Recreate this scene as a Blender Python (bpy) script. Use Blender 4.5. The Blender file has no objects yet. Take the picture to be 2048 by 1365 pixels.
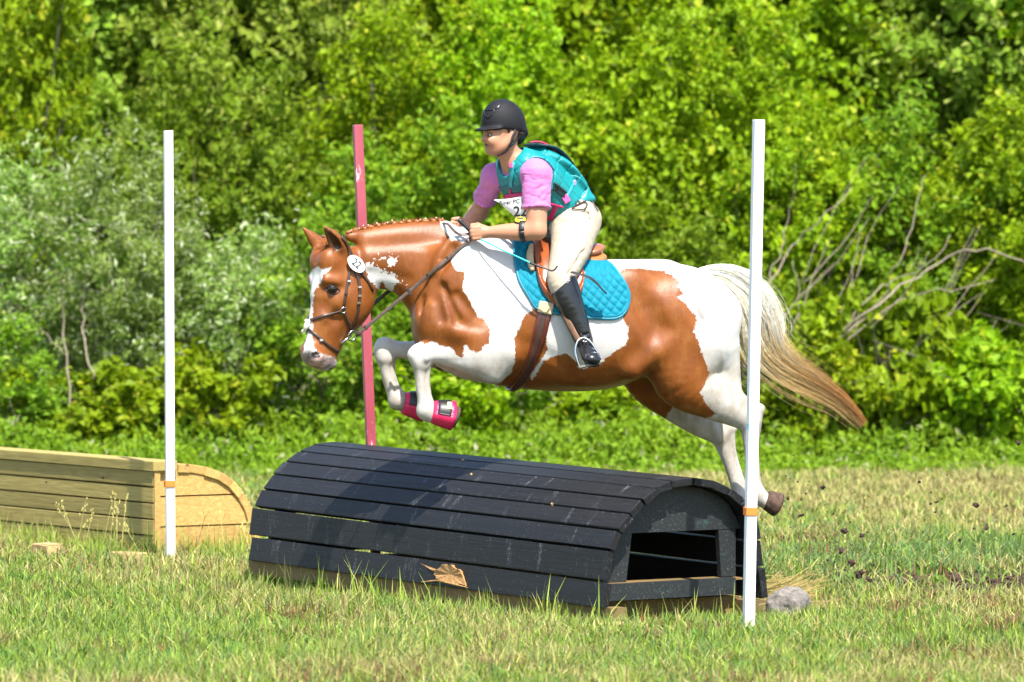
import bpy, bmesh, math, random
import numpy as np
from mathutils import Vector, Matrix, noise as mnoise
from mathutils.bvhtree import BVHTree

random.seed(7)
RNG = np.random.default_rng(7)
SC = bpy.context.scene
COL = SC.collection
R = math.radians

# ---------------------------------------------------------------- camera
F = 11872.0                    # focal length in units of the 2048 px wide photograph
CAMZ = 1.95
PITCH = math.atan((682.5 - 370.0) / F)
cam_d = bpy.data.cameras.new('camera')
cam_d.sensor_width = 36.0
cam_d.lens = 36.0 * F / 2048.0
cam_d.clip_start = 0.5
cam_d.clip_end = 2000.0
cam_d.dof.use_dof = True
cam_d.dof.focus_distance = 27.9
cam_d.dof.aperture_fstop = 4.2
cam = bpy.data.objects.new('camera', cam_d)
COL.objects.link(cam)
cam.location = (0, 0, CAMZ)
cam.rotation_euler = (R(90) - PITCH, 0, 0)
SC.camera = cam

# ---------------------------------------------------------------- light
SUN_AZ = R(17.0)               # to the right of the camera's back
SUN_EL = R(58.0)
SUNV = Vector((math.sin(SUN_AZ) * math.cos(SUN_EL), -math.cos(SUN_AZ) * math.cos(SUN_EL), math.sin(SUN_EL)))
world = bpy.data.worlds.new('World')
SC.world = world
world.use_nodes = True
wn = world.node_tree
sky = wn.nodes.new('ShaderNodeTexSky')
sky.sky_type = 'NISHITA'
sky.sun_disc = False
sky.sun_elevation = SUN_EL
sky.sun_rotation = math.atan2(SUNV.x, SUNV.y)
bg = wn.nodes['Background']
bg.inputs['Strength'].default_value = 0.15
wn.links.new(sky.outputs['Color'], bg.inputs['Color'])
sun_d = bpy.data.lights.new('sun', 'SUN')
sun_d.energy = 5.0
sun_d.angle = R(0.53)
sun_d.color = (1.0, 0.955, 0.88)
sun = bpy.data.objects.new('sun', sun_d)
COL.objects.link(sun)
sun.location = (8, -20, 30)
sun.rotation_euler = (-SUNV).to_track_quat('-Z', 'Y').to_euler()
SC.view_settings.view_transform = 'Standard'
SC.view_settings.look = 'None'
SC.view_settings.gamma = 1.0
SC.view_settings.use_curve_mapping = False
SC.view_settings.exposure = 1.27
SC.cycles.max_bounces = 7
SC.cycles.transparent_max_bounces = 8
SC.cycles.transmission_bounces = 4

# ---------------------------------------------------------------- picture -> place
FWD = Vector((0, math.cos(PITCH), -math.sin(PITCH)))
UPV = Vector((0, math.sin(PITCH), math.cos(PITCH)))
CAMP = Vector((0, 0, CAMZ))

def ray(px, py):
    return Vector(((px - 1024.0) / F, 0, 0)) + UPV * ((682.5 - py) / F) + FWD

def at(px, py, Y):
    d = ray(px, py)
    return CAMP + d * (Y / d.y)

def on_ground(px, py, z=0.0):
    d = ray(px, py)
    return CAMP + d * ((z - CAMZ) / d.z)

def on_plane(px, py, o, n):
    d = ray(px, py)
    return CAMP + d * ((o - CAMP).dot(n) / d.dot(n))

def proj(P):
    """world points (n,3) -> picture coordinates"""
    P = np.asarray(P, dtype=np.float64) - np.array([0, 0, CAMZ])
    f = P @ np.array(FWD); u = P @ np.array(UPV)
    return 1024.0 + F * P[:, 0] / f, 682.5 - F * u / f

# ---------------------------------------------------------------- object helpers
def wm(o):
    if o is None:
        return Matrix.Identity(4)
    m = o.matrix_parent_inverse @ o.matrix_basis if o.parent else o.matrix_basis
    return (wm(o.parent) @ m) if o.parent else m.copy()

def tag(o, label=None, cat=None, group=None, kind=None):
    if label: o['label'] = label
    if cat: o['category'] = cat
    if group: o['group'] = group
    if kind: o['kind'] = kind
    return o

def empty(name, loc, label=None, cat=None, group=None):
    o = bpy.data.objects.new(name, None)
    o.empty_display_size = 0.1
    COL.objects.link(o)
    o.location = loc
    return tag(o, label, cat, group)

def put(name, me, mat=None, parent=None, M=None):
    o = bpy.data.objects.new(name, me)
    COL.objects.link(o)
    if mat is not None and len(me.materials) == 0:
        me.materials.append(mat)
    if M is not None:
        o.matrix_basis = M
    if parent is not None:
        o.parent = parent
        o.matrix_parent_inverse = wm(parent).inverted()
    return o

def np_mesh(name, V, faces, smooth=True):
    """V (n,3) array, faces (m,k) int array (all the same k)"""
    V = np.asarray(V, dtype=np.float32); Fa = np.asarray(faces, dtype=np.int32)
    me = bpy.data.meshes.new(name)
    m, k = Fa.shape
    me.vertices.add(len(V)); me.vertices.foreach_set('co', V.ravel())
    me.loops.add(m * k); me.loops.foreach_set('vertex_index', Fa.ravel())
    me.polygons.add(m)
    me.polygons.foreach_set('loop_start', np.arange(0, m * k, k, dtype=np.int32))
    me.polygons.foreach_set('loop_total', np.full(m, k, dtype=np.int32))
    me.polygons.foreach_set('use_smooth', np.full(m, smooth, dtype=bool))
    me.update(calc_edges=True)
    return me

def put_world(name, V, faces, mat, parent=None, smooth=True):
    """mesh given in world coordinates; the origin goes to its middle"""
    V = np.asarray(V, dtype=np.float64)
    c = (V.min(0) + V.max(0)) / 2
    if isinstance(faces, np.ndarray):
        me = np_mesh(name, V - c, faces, smooth)
    else:
        me = bpy.data.meshes.new(name)
        me.from_pydata((V - c).tolist(), [], [list(map(int, f)) for f in faces])
        if smooth:
            me.polygons.foreach_set('use_smooth', np.full(len(me.polygons), True))
        me.update()
    return put(name, me, mat, parent, Matrix.Translation(Vector(c)))

def copy_tree(o, parent=None):
    c = o.copy(); COL.objects.link(c)
    if parent is not None: c.parent = parent
    for ch in list(o.children): copy_tree(ch, c)
    return c

def fattr(me, name, arr):
    a = me.attributes.new(name, 'FLOAT', 'POINT'); a.data.foreach_set('value', np.asarray(arr, dtype=np.float32).ravel())

def cattr(me, name, arr):
    arr = np.asarray(arr, dtype=np.float32)
    if arr.shape[1] == 3: arr = np.concatenate([arr, np.ones((len(arr), 1), np.float32)], 1)
    a = me.attributes.new(name, 'FLOAT_COLOR', 'POINT'); a.data.foreach_set('color', arr.ravel())

class MB:
    """collects pieces in world coordinates into one mesh"""
    def __init__(s): s.V = []; s.F = []
    def add(s, V, Fc):
        b = len(s.V); s.V += [tuple(v) for v in V]; s.F += [tuple(b + i for i in f) for f in Fc]
    def build(s, name, mat, parent=None, smooth=True):
        return put_world(name, s.V, s.F, mat, parent, smooth)

def tube_geo(pts, rad, n=8, cap=True, flat=None, side=None):
    """tube through pts; rad scalar/list; flat=(a,b) multiplies the section along side/normal"""
    pts = [Vector(p) for p in pts]; m = len(pts)
    rads = rad if hasattr(rad, '__len__') else [rad] * m
    V = []; Fc = []
    prev = Vector(side) if side is not None else None
    for i, p in enumerate(pts):
        t = (pts[min(i + 1, m - 1)] - pts[max(i - 1, 0)])
        if t.length < 1e-9: t = Vector((0, 0, 1))
        t.normalize()
        if prev is None:
            prev = t.cross(Vector((0, 0, 1)) if abs(t.z) < .9 else Vector((1, 0, 0)))
        if side is not None and hasattr(side, '__call__'): prev = side(i)
        a = prev - t * prev.dot(t); a.normalize(); b = t.cross(a); prev = a
        fa, fb = flat if flat else (1, 1)
        for k in range(n):
            th = 2 * math.pi * k / n
            V.append(p + a * (math.cos(th) * rads[i] * fa) + b * (math.sin(th) * rads[i] * fb))
    for i in range(m - 1):
        for k in range(n):
            k2 = (k + 1) % n
            Fc.append((i * n + k, i * n + k2, (i + 1) * n + k2, (i + 1) * n + k))
    if cap:
        Fc.append(tuple(range(n - 1, -1, -1))); Fc.append(tuple((m - 1) * n + k for k in range(n)))
    return V, Fc

def catmull(P, sub=4):
    P = [np.asarray(p, dtype=float) for p in P]; out = []
    for i in range(len(P) - 1):
        p0 = P[max(i - 1, 0)]; p1 = P[i]; p2 = P[i + 1]; p3 = P[min(i + 2, len(P) - 1)]
        for s in range(sub):
            t = s / sub
            out.append(0.5 * (2 * p1 + (p2 - p0) * t + (2 * p0 - 5 * p1 + 4 * p2 - p3) * t * t + (3 * p1 - p0 - 3 * p2 + p3) * t ** 3))
    out.append(P[-1]); return out

def strap_geo(pts, nrm, width, thick):
    """flat strap: pts list, nrm list of surface normals; rectangular rounded section"""
    V = []; Fc = []; m = len(pts)
    ws = width if hasattr(width, '__len__') else [width] * m
    for i in range(m):
        t = (Vector(pts[min(i + 1, m - 1)]) - Vector(pts[max(i - 1, 0)]))
        if t.length < 1e-9: t = Vector((0, 0, 1))
        t.normalize()
        n = Vector(nrm[i]); n = n - t * n.dot(t)
        if n.length < 1e-6: n = t.orthogonal()
        n.normalize(); s = t.cross(n); w = ws[i] / 2
        p = Vector(pts[i])
        for (u, h) in ((-1, .0), (-1, .7), (-.82, 1), (.82, 1), (1, .7), (1, 0)):
            V.append(p + s * (u * w) + n * (h * thick))
    for i in range(m - 1):
        for k in range(6):
            k2 = (k + 1) % 6
            Fc.append((i * 6 + k, i * 6 + k2, (i + 1) * 6 + k2, (i + 1) * 6 + k))
    Fc.append((5, 4, 3, 2, 1, 0)); Fc.append(tuple((m - 1) * 6 + k for k in range(6)))
    return V, Fc

def box_me(name, sx, sy, sz, bev=0.003, seg=1, jitter=0.0):
    bm = bmesh.new(); bmesh.ops.create_cube(bm, size=1.0)
    for v in bm.verts: v.co = Vector((v.co.x * sx, v.co.y * sy, v.co.z * sz))
    if bev: bmesh.ops.bevel(bm, geom=list(bm.edges), offset=bev, segments=seg, affect='EDGES', profile=.6)
    if jitter:
        for v in bm.verts: v.co += Vector((random.uniform(-1, 1), random.uniform(-1, 1), random.uniform(-1, 1))) * jitter
    me = bpy.data.meshes.new(name); bm.to_mesh(me); bm.free(); return me

def frame(o, x, y, z):
    x = Vector(x).normalized(); y = Vector(y).normalized(); z = Vector(z).normalized()
    M = Matrix.Identity(4)
    for i in range(3):
        M[i][0] = x[i]; M[i][1] = y[i]; M[i][2] = z[i]; M[i][3] = o[i]
    return M

# ---------------------------------------------------------------- materials
def nodes(name):
    m = bpy.data.materials.new(name); m.use_nodes = True
    nt = m.node_tree; b = nt.nodes['Principled BSDF']
    return m, nt, b

def N(nt, typ, **kw):
    n = nt.nodes.new(typ)
    for k, v in kw.items():
        if k in n.inputs: n.inputs[k].default_value = v
        else: setattr(n, k, v)
    return n

def mixc(nt, fac, a, b, blend='MIX'):
    n = nt.nodes.new('ShaderNodeMix'); n.data_type = 'RGBA'; n.blend_type = blend
    for sock, v in ((n.inputs[0], fac), (n.inputs[6], a), (n.inputs[7], b)):
        if isinstance(v, bpy.types.NodeSocket): nt.links.new(v, sock)
        elif isinstance(v, (int, float)): sock.default_value = v
        else: sock.default_value = (*v[:3], 1)
    return n.outputs[2]

def mathn(nt, op, a, b=0.0, clamp=False):
    n = nt.nodes.new('ShaderNodeMath'); n.operation = op; n.use_clamp = clamp
    for s, v in ((n.inputs[0], a), (n.inputs[1], b)):
        if isinstance(v, bpy.types.NodeSocket): nt.links.new(v, s)
        else: s.default_value = v
    return n.outputs[0]

def ramp(nt, fac, stops):
    n = nt.nodes.new('ShaderNodeMapRange'); n.clamp = True
    n.inputs[1].default_value, n.inputs[2].default_value, n.inputs[3].default_value, n.inputs[4].default_value = stops
    nt.links.new(fac, n.inputs[0]); return n.outputs[0]

def noise_tex(nt, scale, detail=4, rough=.55, stretch=(1, 1, 1), coord='Object', offs=None):
    tc = nt.nodes.new('ShaderNodeTexCoord'); mp = nt.nodes.new('ShaderNodeMapping')
    mp.inputs['Scale'].default_value = stretch
    nt.links.new(tc.outputs[coord], mp.inputs[0])
    src = mp.outputs[0]
    if offs is not None:
        va = nt.nodes.new('ShaderNodeVectorMath'); va.operation = 'ADD'
        nt.links.new(src, va.inputs[0]); nt.links.new(offs, va.inputs[1]); src = va.outputs[0]
    n = nt.nodes.new('ShaderNodeTexNoise'); n.inputs['Scale'].default_value = scale
    n.inputs['Detail'].default_value = detail; n.inputs['Roughness'].default_value = rough
    nt.links.new(src, n.inputs['Vector']); return n.outputs['Fac']

def obj_rand(nt):
    return nt.nodes.new('ShaderNodeObjectInfo').outputs['Random']

def bump(nt, b, h, strength=.3, dist=.005):
    n = nt.nodes.new('ShaderNodeBump'); n.inputs['Strength'].default_value = strength; n.inputs['Distance'].default_value = dist
    nt.links.new(h, n.inputs['Height']); nt.links.new(n.outputs[0], b.inputs['Normal'])

def pm(name, col, rough=.5, var=.15, vscale=12, bmp=0.0, bscale=80, metal=0.0, stretch=(1, 1, 1), spec=.5, sheen=0.0, coat=0.0):
    m, nt, b = nodes(name)
    f = noise_tex(nt, vscale, 5, .6, stretch)
    f = ramp(nt, f, (.28, .72, 0, 1))
    lo = [c * (1 - var) for c in col]; hi = [min(1, c * (1 + var)) for c in col]
    nt.links.new(mixc(nt, f, lo, hi), b.inputs['Base Color'])
    b.inputs['Roughness'].default_value = rough; b.inputs['Metallic'].default_value = metal
    b.inputs['Specular IOR Level'].default_value = spec
    if sheen: b.inputs['Sheen Weight'].default_value = sheen
    if coat: b.inputs['Coat Weight'].default_value = coat
    if bmp: bump(nt, b, noise_tex(nt, bscale, 4, .6, stretch), bmp, .004)
    return m

# ---------------------------------------------------------------- implicit surfaces
def smin(a, b, k):
    if k <= 0: return np.minimum(a, b)
    h = np.maximum(k - np.abs(a - b), 0) / k
    return np.minimum(a, b) - h * h * k * .25

class Field:
    """signed distance grid; soft unions of tapered elliptic capsules; meshed with surface nets"""
    def __init__(s, lo, hi, h):
        s.lo = np.array(lo, float); s.h = h
        s.n = np.ceil((np.array(hi, float) - s.lo) / h).astype(int) + 1
        s.D = np.full(s.n, 0.5, np.float32); s.lab = np.zeros(s.n, np.int8)
        s.ax = [(s.lo[i] + h * np.arange(s.n[i])).astype(np.float32) for i in range(3)]
    def sl(s, lo, hi):
        a = np.clip(np.floor((np.array(lo) - s.lo) / s.h).astype(int), 0, s.n)
        b = np.clip(np.ceil((np.array(hi) - s.lo) / s.h).astype(int) + 1, 0, s.n)
        return tuple(slice(a[i], b[i]) for i in range(3))
    def apply(s, lo, hi, fn, k=.02, label=0, mode='add'):
        pad = k + 3 * s.h
        q = s.sl(np.array(lo) - pad, np.array(hi) + pad)
        if any(x.stop <= x.start for x in q): return
        X = s.ax[0][q[0]][:, None, None]; Y = s.ax[1][q[1]][None, :, None]; Z = s.ax[2][q[2]][None, None, :]
        d = fn(X, Y, Z).astype(np.float32); old = s.D[q]
        if mode == 'add':
            if label:
                lb = s.lab[q]; lb[d < old] = label
            s.D[q] = smin(old, d, k)
        else:
            if label:
                lb = s.lab[q]; lb[-d > old - .004] = label
            s.D[q] = -smin(-old, d, k)
    def cap(s, c0, c1, a0, a1, w0=None, w1=None, L=None, k=.02, label=0, mode='add', capf=1.0):
        c0 = np.array(c0, float); c1 = np.array(c1, float)
        w0 = a0 if w0 is None else w0; w1 = a1 if w1 is None else w1
        d = c1 - c0; dd = float(d @ d)
        if dd < 1e-10:
            d = np.array([1e-4, 0, 0]); dd = 1e-8
        dh = d / math.sqrt(dd)
        L = np.array(L if L is not None else (0.3, -0.9, 0.1), float)
        L = L - dh * (L @ dh); L /= np.linalg.norm(L); n = np.cross(dh, L)
        r = max(a0, a1, w0, w1)
        def fn(X, Y, Z):
            qx = X - c0[0]; qy = Y - c0[1]; qz = Z - c0[2]
            t = np.clip((qx * d[0] + qy * d[1] + qz * d[2]) / dd, 0, 1)
            rx = qx - t * d[0]; ry = qy - t * d[1]; rz = qz - t * d[2]
            u = rx * L[0] + ry * L[1] + rz * L[2]; v = rx * n[0] + ry * n[1] + rz * n[2]; w = rx * dh[0] + ry * dh[1] + rz * dh[2]
            a = a0 + (a1 - a0) * t; b = w0 + (w1 - w0) * t; m = np.minimum(a, b) * capf
            return (np.sqrt((u / b) ** 2 + (v / a) ** 2 + (w / m) ** 2) - 1) * np.minimum(a, b)
        s.apply(np.minimum(c0, c1) - r, np.maximum(c0, c1) + r, fn, k, label, mode)
    def ell(s, c, r, axes=None, k=.02, label=0, mode='add'):
        c = np.array(c, float); r = np.array(r, float)
        A = np.eye(3) if axes is None else np.array([np.array(a, float) / np.linalg.norm(a) for a in axes])
        mr = r.min(); R_ = r.max()
        def fn(X, Y, Z):
            x = X - c[0]; y = Y - c[1]; z = Z - c[2]; q = 0
            for i in range(3): q = q + ((x * A[i][0] + y * A[i][1] + z * A[i][2]) / r[i]) ** 2
            return (np.sqrt(q) - 1) * mr
        s.apply(c - R_, c + R_, fn, k, label, mode)
    def chain(s, P, rad, wid=None, L=None, k=.02, label=0, sub=3, capf=1.0, mode='add'):
        """P list of world points, rad list, wid list (half width along L)"""
        wid = rad if wid is None else wid
        s.loft(catmull([list(p) + [a, w] for p, a, w in zip(P, rad, wid)], sub * 2), L, k, label, capf, mode)
    def loft(s, Q, L, k=.02, label=0, capf=1.0, mode='add'):
        """one body swept through the stations (x, y, z, half height, half width), then blended into the rest"""
        Q = [np.asarray(q, float) for q in Q]; r = max(max(q[3], q[4]) for q in Q)
        lo = np.min([q[:3] for q in Q], 0) - r; hi = np.max([q[:3] for q in Q], 0) + r
        pad = k + 4 * s.h
        g = Field.__new__(Field); q_ = s.sl(lo - pad, hi + pad)
        g.lo = np.array([s.ax[i][q_[i]][0] for i in range(3)], float); g.h = s.h
        g.ax = [s.ax[i][q_[i]] for i in range(3)]; g.n = np.array([len(a) for a in g.ax])
        g.D = np.full(g.n, .5, np.float32); g.lab = None
        for a, b in zip(Q[:-1], Q[1:]):
            g.cap(a[:3], b[:3], a[3], b[3], a[4], b[4], L, .0015, 0, 'add', capf)
        d = g.D; old = s.D[q_]
        if mode == 'add':
            if label:
                lb = s.lab[q_]; lb[d < old] = label
            s.D[q_] = smin(old, d, k)
        else:
            if label:
                lb = s.lab[q_]; lb[-d > old - .004] = label
            s.D[q_] = -smin(-old, d, k)
    def mesh(s, smooth=2, lam=.5):
        D = s.D; S = D < 0
        c = np.zeros([n - 1 for n in D.shape], np.int8)
        for i in (0, 1):
            for j in (0, 1):
                for k in (0, 1):
                    c += S[i:D.shape[0] - 1 + i, j:D.shape[1] - 1 + j, k:D.shape[2] - 1 + k]
        ai = np.argwhere((c > 0) & (c < 8)); vid = np.full(c.shape, -1, np.int32); vid[tuple(ai.T)] = np.arange(len(ai))
        acc = np.zeros((len(ai), 3)); cnt = np.zeros(len(ai))
        cs = [np.array((i, j, k)) for i in (0, 1) for j in (0, 1) for k in (0, 1)]
        for a in cs:
            for axn in range(3):
                if a[axn]: continue
                b = a.copy(); b[axn] = 1
                va = D[tuple((ai + a).T)]; vb = D[tuple((ai + b).T)]; m = (va < 0) != (vb < 0)
                t = np.where(m, va / np.where(m, va - vb, 1), 0)[:, None]
                acc += np.where(m[:, None], a + t * (b - a), 0); cnt += m
        loc = acc / cnt[:, None]
        V = s.lo + s.h * (ai + loc)
        lab = s.lab[tuple(np.rint(ai + loc).astype(int).T)]
        quads = []
        for axn in range(3):
            o = [x for x in range(3) if x != axn]
            lo = [slice(None)] * 3; hi = [slice(None)] * 3
            lo[axn] = slice(0, -1); hi[axn] = slice(1, None)
            ch = S[tuple(lo)] != S[tuple(hi)]
            e = np.argwhere(ch)
            ok = (e[:, o[0]] > 0) & (e[:, o[1]] > 0) & (e[:, o[0]] < c.shape[o[0]]) & (e[:, o[1]] < c.shape[o[1]])
            e = e[ok]; q = []
            for (da, db) in ((-1, -1), (0, -1), (0, 0), (-1, 0)):
                f = e.copy(); f[:, o[0]] += da; f[:, o[1]] += db; q.append(vid[tuple(f.T)])
            q = np.stack(q, 1); ins = S[tuple(e.T)]
            flip = ins if axn != 1 else ~ins
            q[~flip] = q[~flip][:, ::-1]
            quads.append(q)
        Q = np.concatenate(quads); Q = Q[(Q >= 0).all(1)]
        if smooth:
            E = np.concatenate([Q[:, [0, 1]], Q[:, [1, 2]], Q[:, [2, 3]], Q[:, [3, 0]]])
            for it in range(smooth):
                sm = np.zeros_like(V); n = np.bincount(E[:, 0], minlength=len(V)) + np.bincount(E[:, 1], minlength=len(V))
                for ax in range(3):
                    sm[:, ax] = np.bincount(E[:, 0], V[E[:, 1], ax], len(V)) + np.bincount(E[:, 1], V[E[:, 0], ax], len(V))
                V = V + lam * (sm / np.maximum(n, 1)[:, None] - V)
        return V, Q, lab

def poly_sd(x, y, poly):
    """signed distance (positive inside) to a polygon in the picture plane"""
    P = np.asarray(poly, float); n = len(P)
    d = np.full(x.shape, 1e9); ins = np.zeros(x.shape, bool)
    for i in range(n):
        ax, ay = P[i]; bx, by = P[(i + 1) % n]
        ex, ey = bx - ax, by - ay; wx, wy = x - ax, y - ay
        t = np.clip((wx * ex + wy * ey) / max(ex * ex + ey * ey, 1e-9), 0, 1)
        d = np.minimum(d, (wx - ex * t) ** 2 + (wy - ey * t) ** 2)
        c = ((ay > y) != (by > y)) & (x < (bx - ax) * (y - ay) / (by - ay if by != ay else 1e-9) + ax)
        ins ^= c
    return np.sqrt(d) * np.where(ins, 1, -1)
# ================================================================ SETTING
def vnoise(x, y, seed=0):
    """smooth value noise 0..1 (numpy)"""
    xi = np.floor(x).astype(np.int64); yi = np.floor(y).astype(np.int64)
    fx = x - xi; fy = y - yi; fx = fx * fx * (3 - 2 * fx); fy = fy * fy * (3 - 2 * fy)
    def hsh(a, b):
        h = (a * 374761393 + b * 668265263 + seed * 1274126177) & 0xffffffff
        h = ((h ^ (h >> 13)) * 1274126177) & 0xffffffff
        return ((h ^ (h >> 16)) & 0xffff) / 65535.0
    return (hsh(xi, yi) * (1 - fx) + hsh(xi + 1, yi) * fx) * (1 - fy) + (hsh(xi, yi + 1) * (1 - fx) + hsh(xi + 1, yi + 1) * fx) * fy

def fbm(x, y, seed=0):
    return (vnoise(x, y, seed) * .5 + vnoise(x * 2.1, y * 2.1, seed + 1) * .3 + vnoise(x * 4.3, y * 4.3, seed + 2) * .2)

# bare, trampled earth where the horse took off (right of the jump)
def dirt_amount(x, y):
    a = np.exp(-(((x - 2.25) / .9) ** 2 + ((y - 29.0) / .95) ** 2)) * 1.3
    b = np.exp(-(((x - 1.70) / .16) ** 2 + ((y - 28.9) / .8) ** 2))
    return np.clip((np.maximum(a, b)) * (0.30 + 1.25 * fbm(x * 4, y * 2.0, 5)), 0, 1)

JA = Vector((.407, 26.64, -.012)); JX = Vector((-.535, .845, .0145)).normalized(); JP = Vector((JX.y, -JX.x, 0)).normalized(); JL = 3.2; JW = .9
BA = Vector((-1.885, 31.15, 0)); BX = Vector((-.535, .845, -.002)).normalized(); BP = JP.copy(); BL = 3.0; BW = .61
def jump_dist(x, y):
    u = (x - JA.x) * JX.x + (y - JA.y) * JX.y; v = (x - JA.x) * JP.x + (y - JA.y) * JP.y
    return np.hypot(np.maximum(np.maximum(-u, u - JL), 0), np.maximum(np.maximum(-v, v - JW), 0))
def ground_h(x, y):
    return .03 * (fbm(x * .5, y * .5, 11) - .5) + .02 * (fbm(x * 2.5, y * 2.5, 12) - .5) * np.exp(-np.abs(y - 28) / 14) - .05 * np.exp(-(jump_dist(x, y) / .42) ** 2)

gm, nt, b = nodes('meadow_soil')
f1 = ramp(nt, noise_tex(nt, 1.3, 5, .6), (.35, .65, 0, 1)); f2 = ramp(nt, noise_tex(nt, 30, 6, .7), (.3, .7, 0, 1))
c1 = mixc(nt, f2, (.10, .085, .035), (.17, .155, .06)); c2 = mixc(nt, f2, (.055, .075, .02), (.12, .135, .04))
cc = mixc(nt, f1, c1, c2)
at_ = N(nt, 'ShaderNodeAttribute', attribute_name='dirt')
dc = mixc(nt, f2, (.05, .028, .017), (.13, .08, .05))
nt.links.new(mixc(nt, at_.outputs['Fac'], cc, dc), b.inputs['Base Color'])
b.inputs['Roughness'].default_value = .95; b.inputs['Specular IOR Level'].default_value = .1
bump(nt, b, noise_tex(nt, 45, 6, .7), .8, .02)
gx = np.concatenate([np.linspace(-300, -6, 12)[:-1], np.linspace(-6, 6, 121), np.linspace(6, 300, 12)[1:]])
gy = np.concatenate([np.linspace(-60, 20, 9)[:-1], np.linspace(20, 48, 281), np.linspace(48, 700, 14)[1:]])
GX, GY = np.meshgrid(gx, gy)
GZ = np.where((np.abs(GX) < 7) & (GY > 19) & (GY < 50), ground_h(GX, GY), -.0)
DA = dirt_amount(GX, GY)
GZ = GZ - .025 * DA + .04 * DA * (fbm(GX * 9, GY * 9, 3) - .4)
nyv, nxv = GX.shape
idx = np.arange(nyv * nxv).reshape(nyv, nxv)
Q = np.stack([idx[:-1, :-1].ravel(), idx[:-1, 1:].ravel(), idx[1:, 1:].ravel(), idx[1:, :-1].ravel()], 1)
me = np_mesh('ground', np.stack([GX.ravel(), GY.ravel(), GZ.ravel()], 1), Q)
fattr(me, 'dirt', DA.ravel())
tag(put('ground', me, gm), 'open mown meadow with a patch of kicked up bare earth', kind='structure')

# ---------------------------------------------------------------- leaf materials
def leaf_mat(name, attr='lc', trans=.42, rough=.55, hue=.014, spec=.18):
    m, nt, b = nodes(name)
    a = N(nt, 'ShaderNodeAttribute', attribute_name=attr)
    hs = nt.nodes.new('ShaderNodeHueSaturation')
    r = obj_rand(nt)
    nt.links.new(ramp(nt, r, (0, 1, .5 - hue * .1, .5 + hue * 1.6)), hs.inputs['Hue'])
    nt.links.new(ramp(nt, r, (0, 1, .82, 1.2)), hs.inputs['Value'])
    nt.links.new(a.outputs['Color'], hs.inputs['Color'])
    nt.links.new(hs.outputs[0], b.inputs['Base Color'])
    b.inputs['Roughness'].default_value = rough; b.inputs['Specular IOR Level'].default_value = spec
    tr = nt.nodes.new('ShaderNodeBsdfTranslucent')
    nt.links.new(mixc(nt, 1.0, hs.outputs[0], (1.25, 1.2, .75), 'MULTIPLY'), tr.inputs['Color'])
    mx = nt.nodes.new('ShaderNodeMixShader'); mx.inputs[0].default_value = trans
    nt.links.new(b.outputs[0], mx.inputs[1]); nt.links.new(tr.outputs[0], mx.inputs[2])
    nt.links.new(mx.outputs[0], nt.nodes['Material Output'].inputs[0])
    return m

M_leaf = leaf_mat('leaf'); M_grass = leaf_mat('grass_blade', trans=.2, rough=.55, hue=0.0, spec=.25)
M_bark = pm('bark', (.16, .13, .10), .9, .35, 25, .6, 60, stretch=(1, 1, .25))
M_darkbark = pm('dark_bark', (.055, .045, .035), .9, .35, 25, .6, 60, stretch=(1, 1, .25))
M_deadwood = pm('dead_wood', (.27, .215, .155), .85, .25, 25, .5, 60)

# ---------------------------------------------------------------- grass
def blades(x, y, h, w, col, lean=.5, zbase=None, kink=.5):
    """three-triangle blades; returns verts, tris, colours"""
    n = len(x); th = RNG.uniform(0, 2 * np.pi, n); la = RNG.uniform(0, 2 * np.pi, n)
    le = np.abs(RNG.normal(0, lean, n)).clip(0, 1.6) * h
    z0 = ground_h(x, y) - .01 if zbase is None else zbase
    sx, sy = np.cos(th) * w / 2, np.sin(th) * w / 2
    dx, dy = np.cos(la) * le, np.sin(la) * le
    zz = h / np.sqrt(1 + (le / h) ** 2 * .6)
    V = np.empty((n, 5, 3))
    V[:, 0] = np.stack([x - sx, y - sy, z0], 1); V[:, 1] = np.stack([x + sx, y + sy, z0], 1)
    mx, my, mz = x + dx * .3 * kink * 2, y + dy * .3 * kink * 2, z0 + zz * .55
    V[:, 2] = np.stack([mx - sx * .8, my - sy * .8, mz], 1); V[:, 3] = np.stack([mx + sx * .8, my + sy * .8, mz], 1)
    V[:, 4] = np.stack([x + dx, y + dy, z0 + zz], 1)
    o = (np.arange(n) * 5)[:, None]
    T = np.concatenate([o + np.array([[0, 1, 3]]), o + np.array([[0, 3, 2]]), o + np.array([[2, 3, 4]])])
    return V.reshape(-1, 3), T, np.repeat(col, 5, 0)

def stuff_mesh(name, parts, mat, label):
    V = []; T = []; Cc = []; b = 0
    for v, t, c in parts:
        V.append(v); T.append(t + b); Cc.append(c); b += len(v)
    me = np_mesh(name, np.concatenate(V), np.concatenate(T))
    cattr(me, 'lc', np.concatenate(Cc))
    return tag(put(name, me, mat), label, kind='stuff')

def in_jump(x, y, m=0.0):
    r = np.zeros(x.shape, bool)
    for A, X, P, L, W in ((JA, JX, JP, JL, JW), (BA, BX, BP, BL, BW)):
        u = (x - A.x) * X.x + (y - A.y) * X.y; v = (x - A.x) * P.x + (y - A.y) * P.y
        r |= (u > .02 - m) & (u < L - .02 + m) & (v > .03 - m) & (v < W - .03 + m)
    return r
def near_edge(x, y):
    """1 close to the foot of the obstacles, where the mower does not reach"""
    r = np.zeros(x.shape)
    for A, X, P, L, W in ((JA, JX, JP, JL, JW), (BA, BX, BP, BL, BW)):
        u = (x - A.x) * X.x + (y - A.y) * X.y; v = (x - A.x) * P.x + (y - A.y) * P.y
        d = np.hypot(np.maximum(np.maximum(-u, u - L), 0), np.maximum(np.maximum(-v, v - W), 0))
        r = np.maximum(r, np.exp(-(d / .16) ** 2))
    return r

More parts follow.
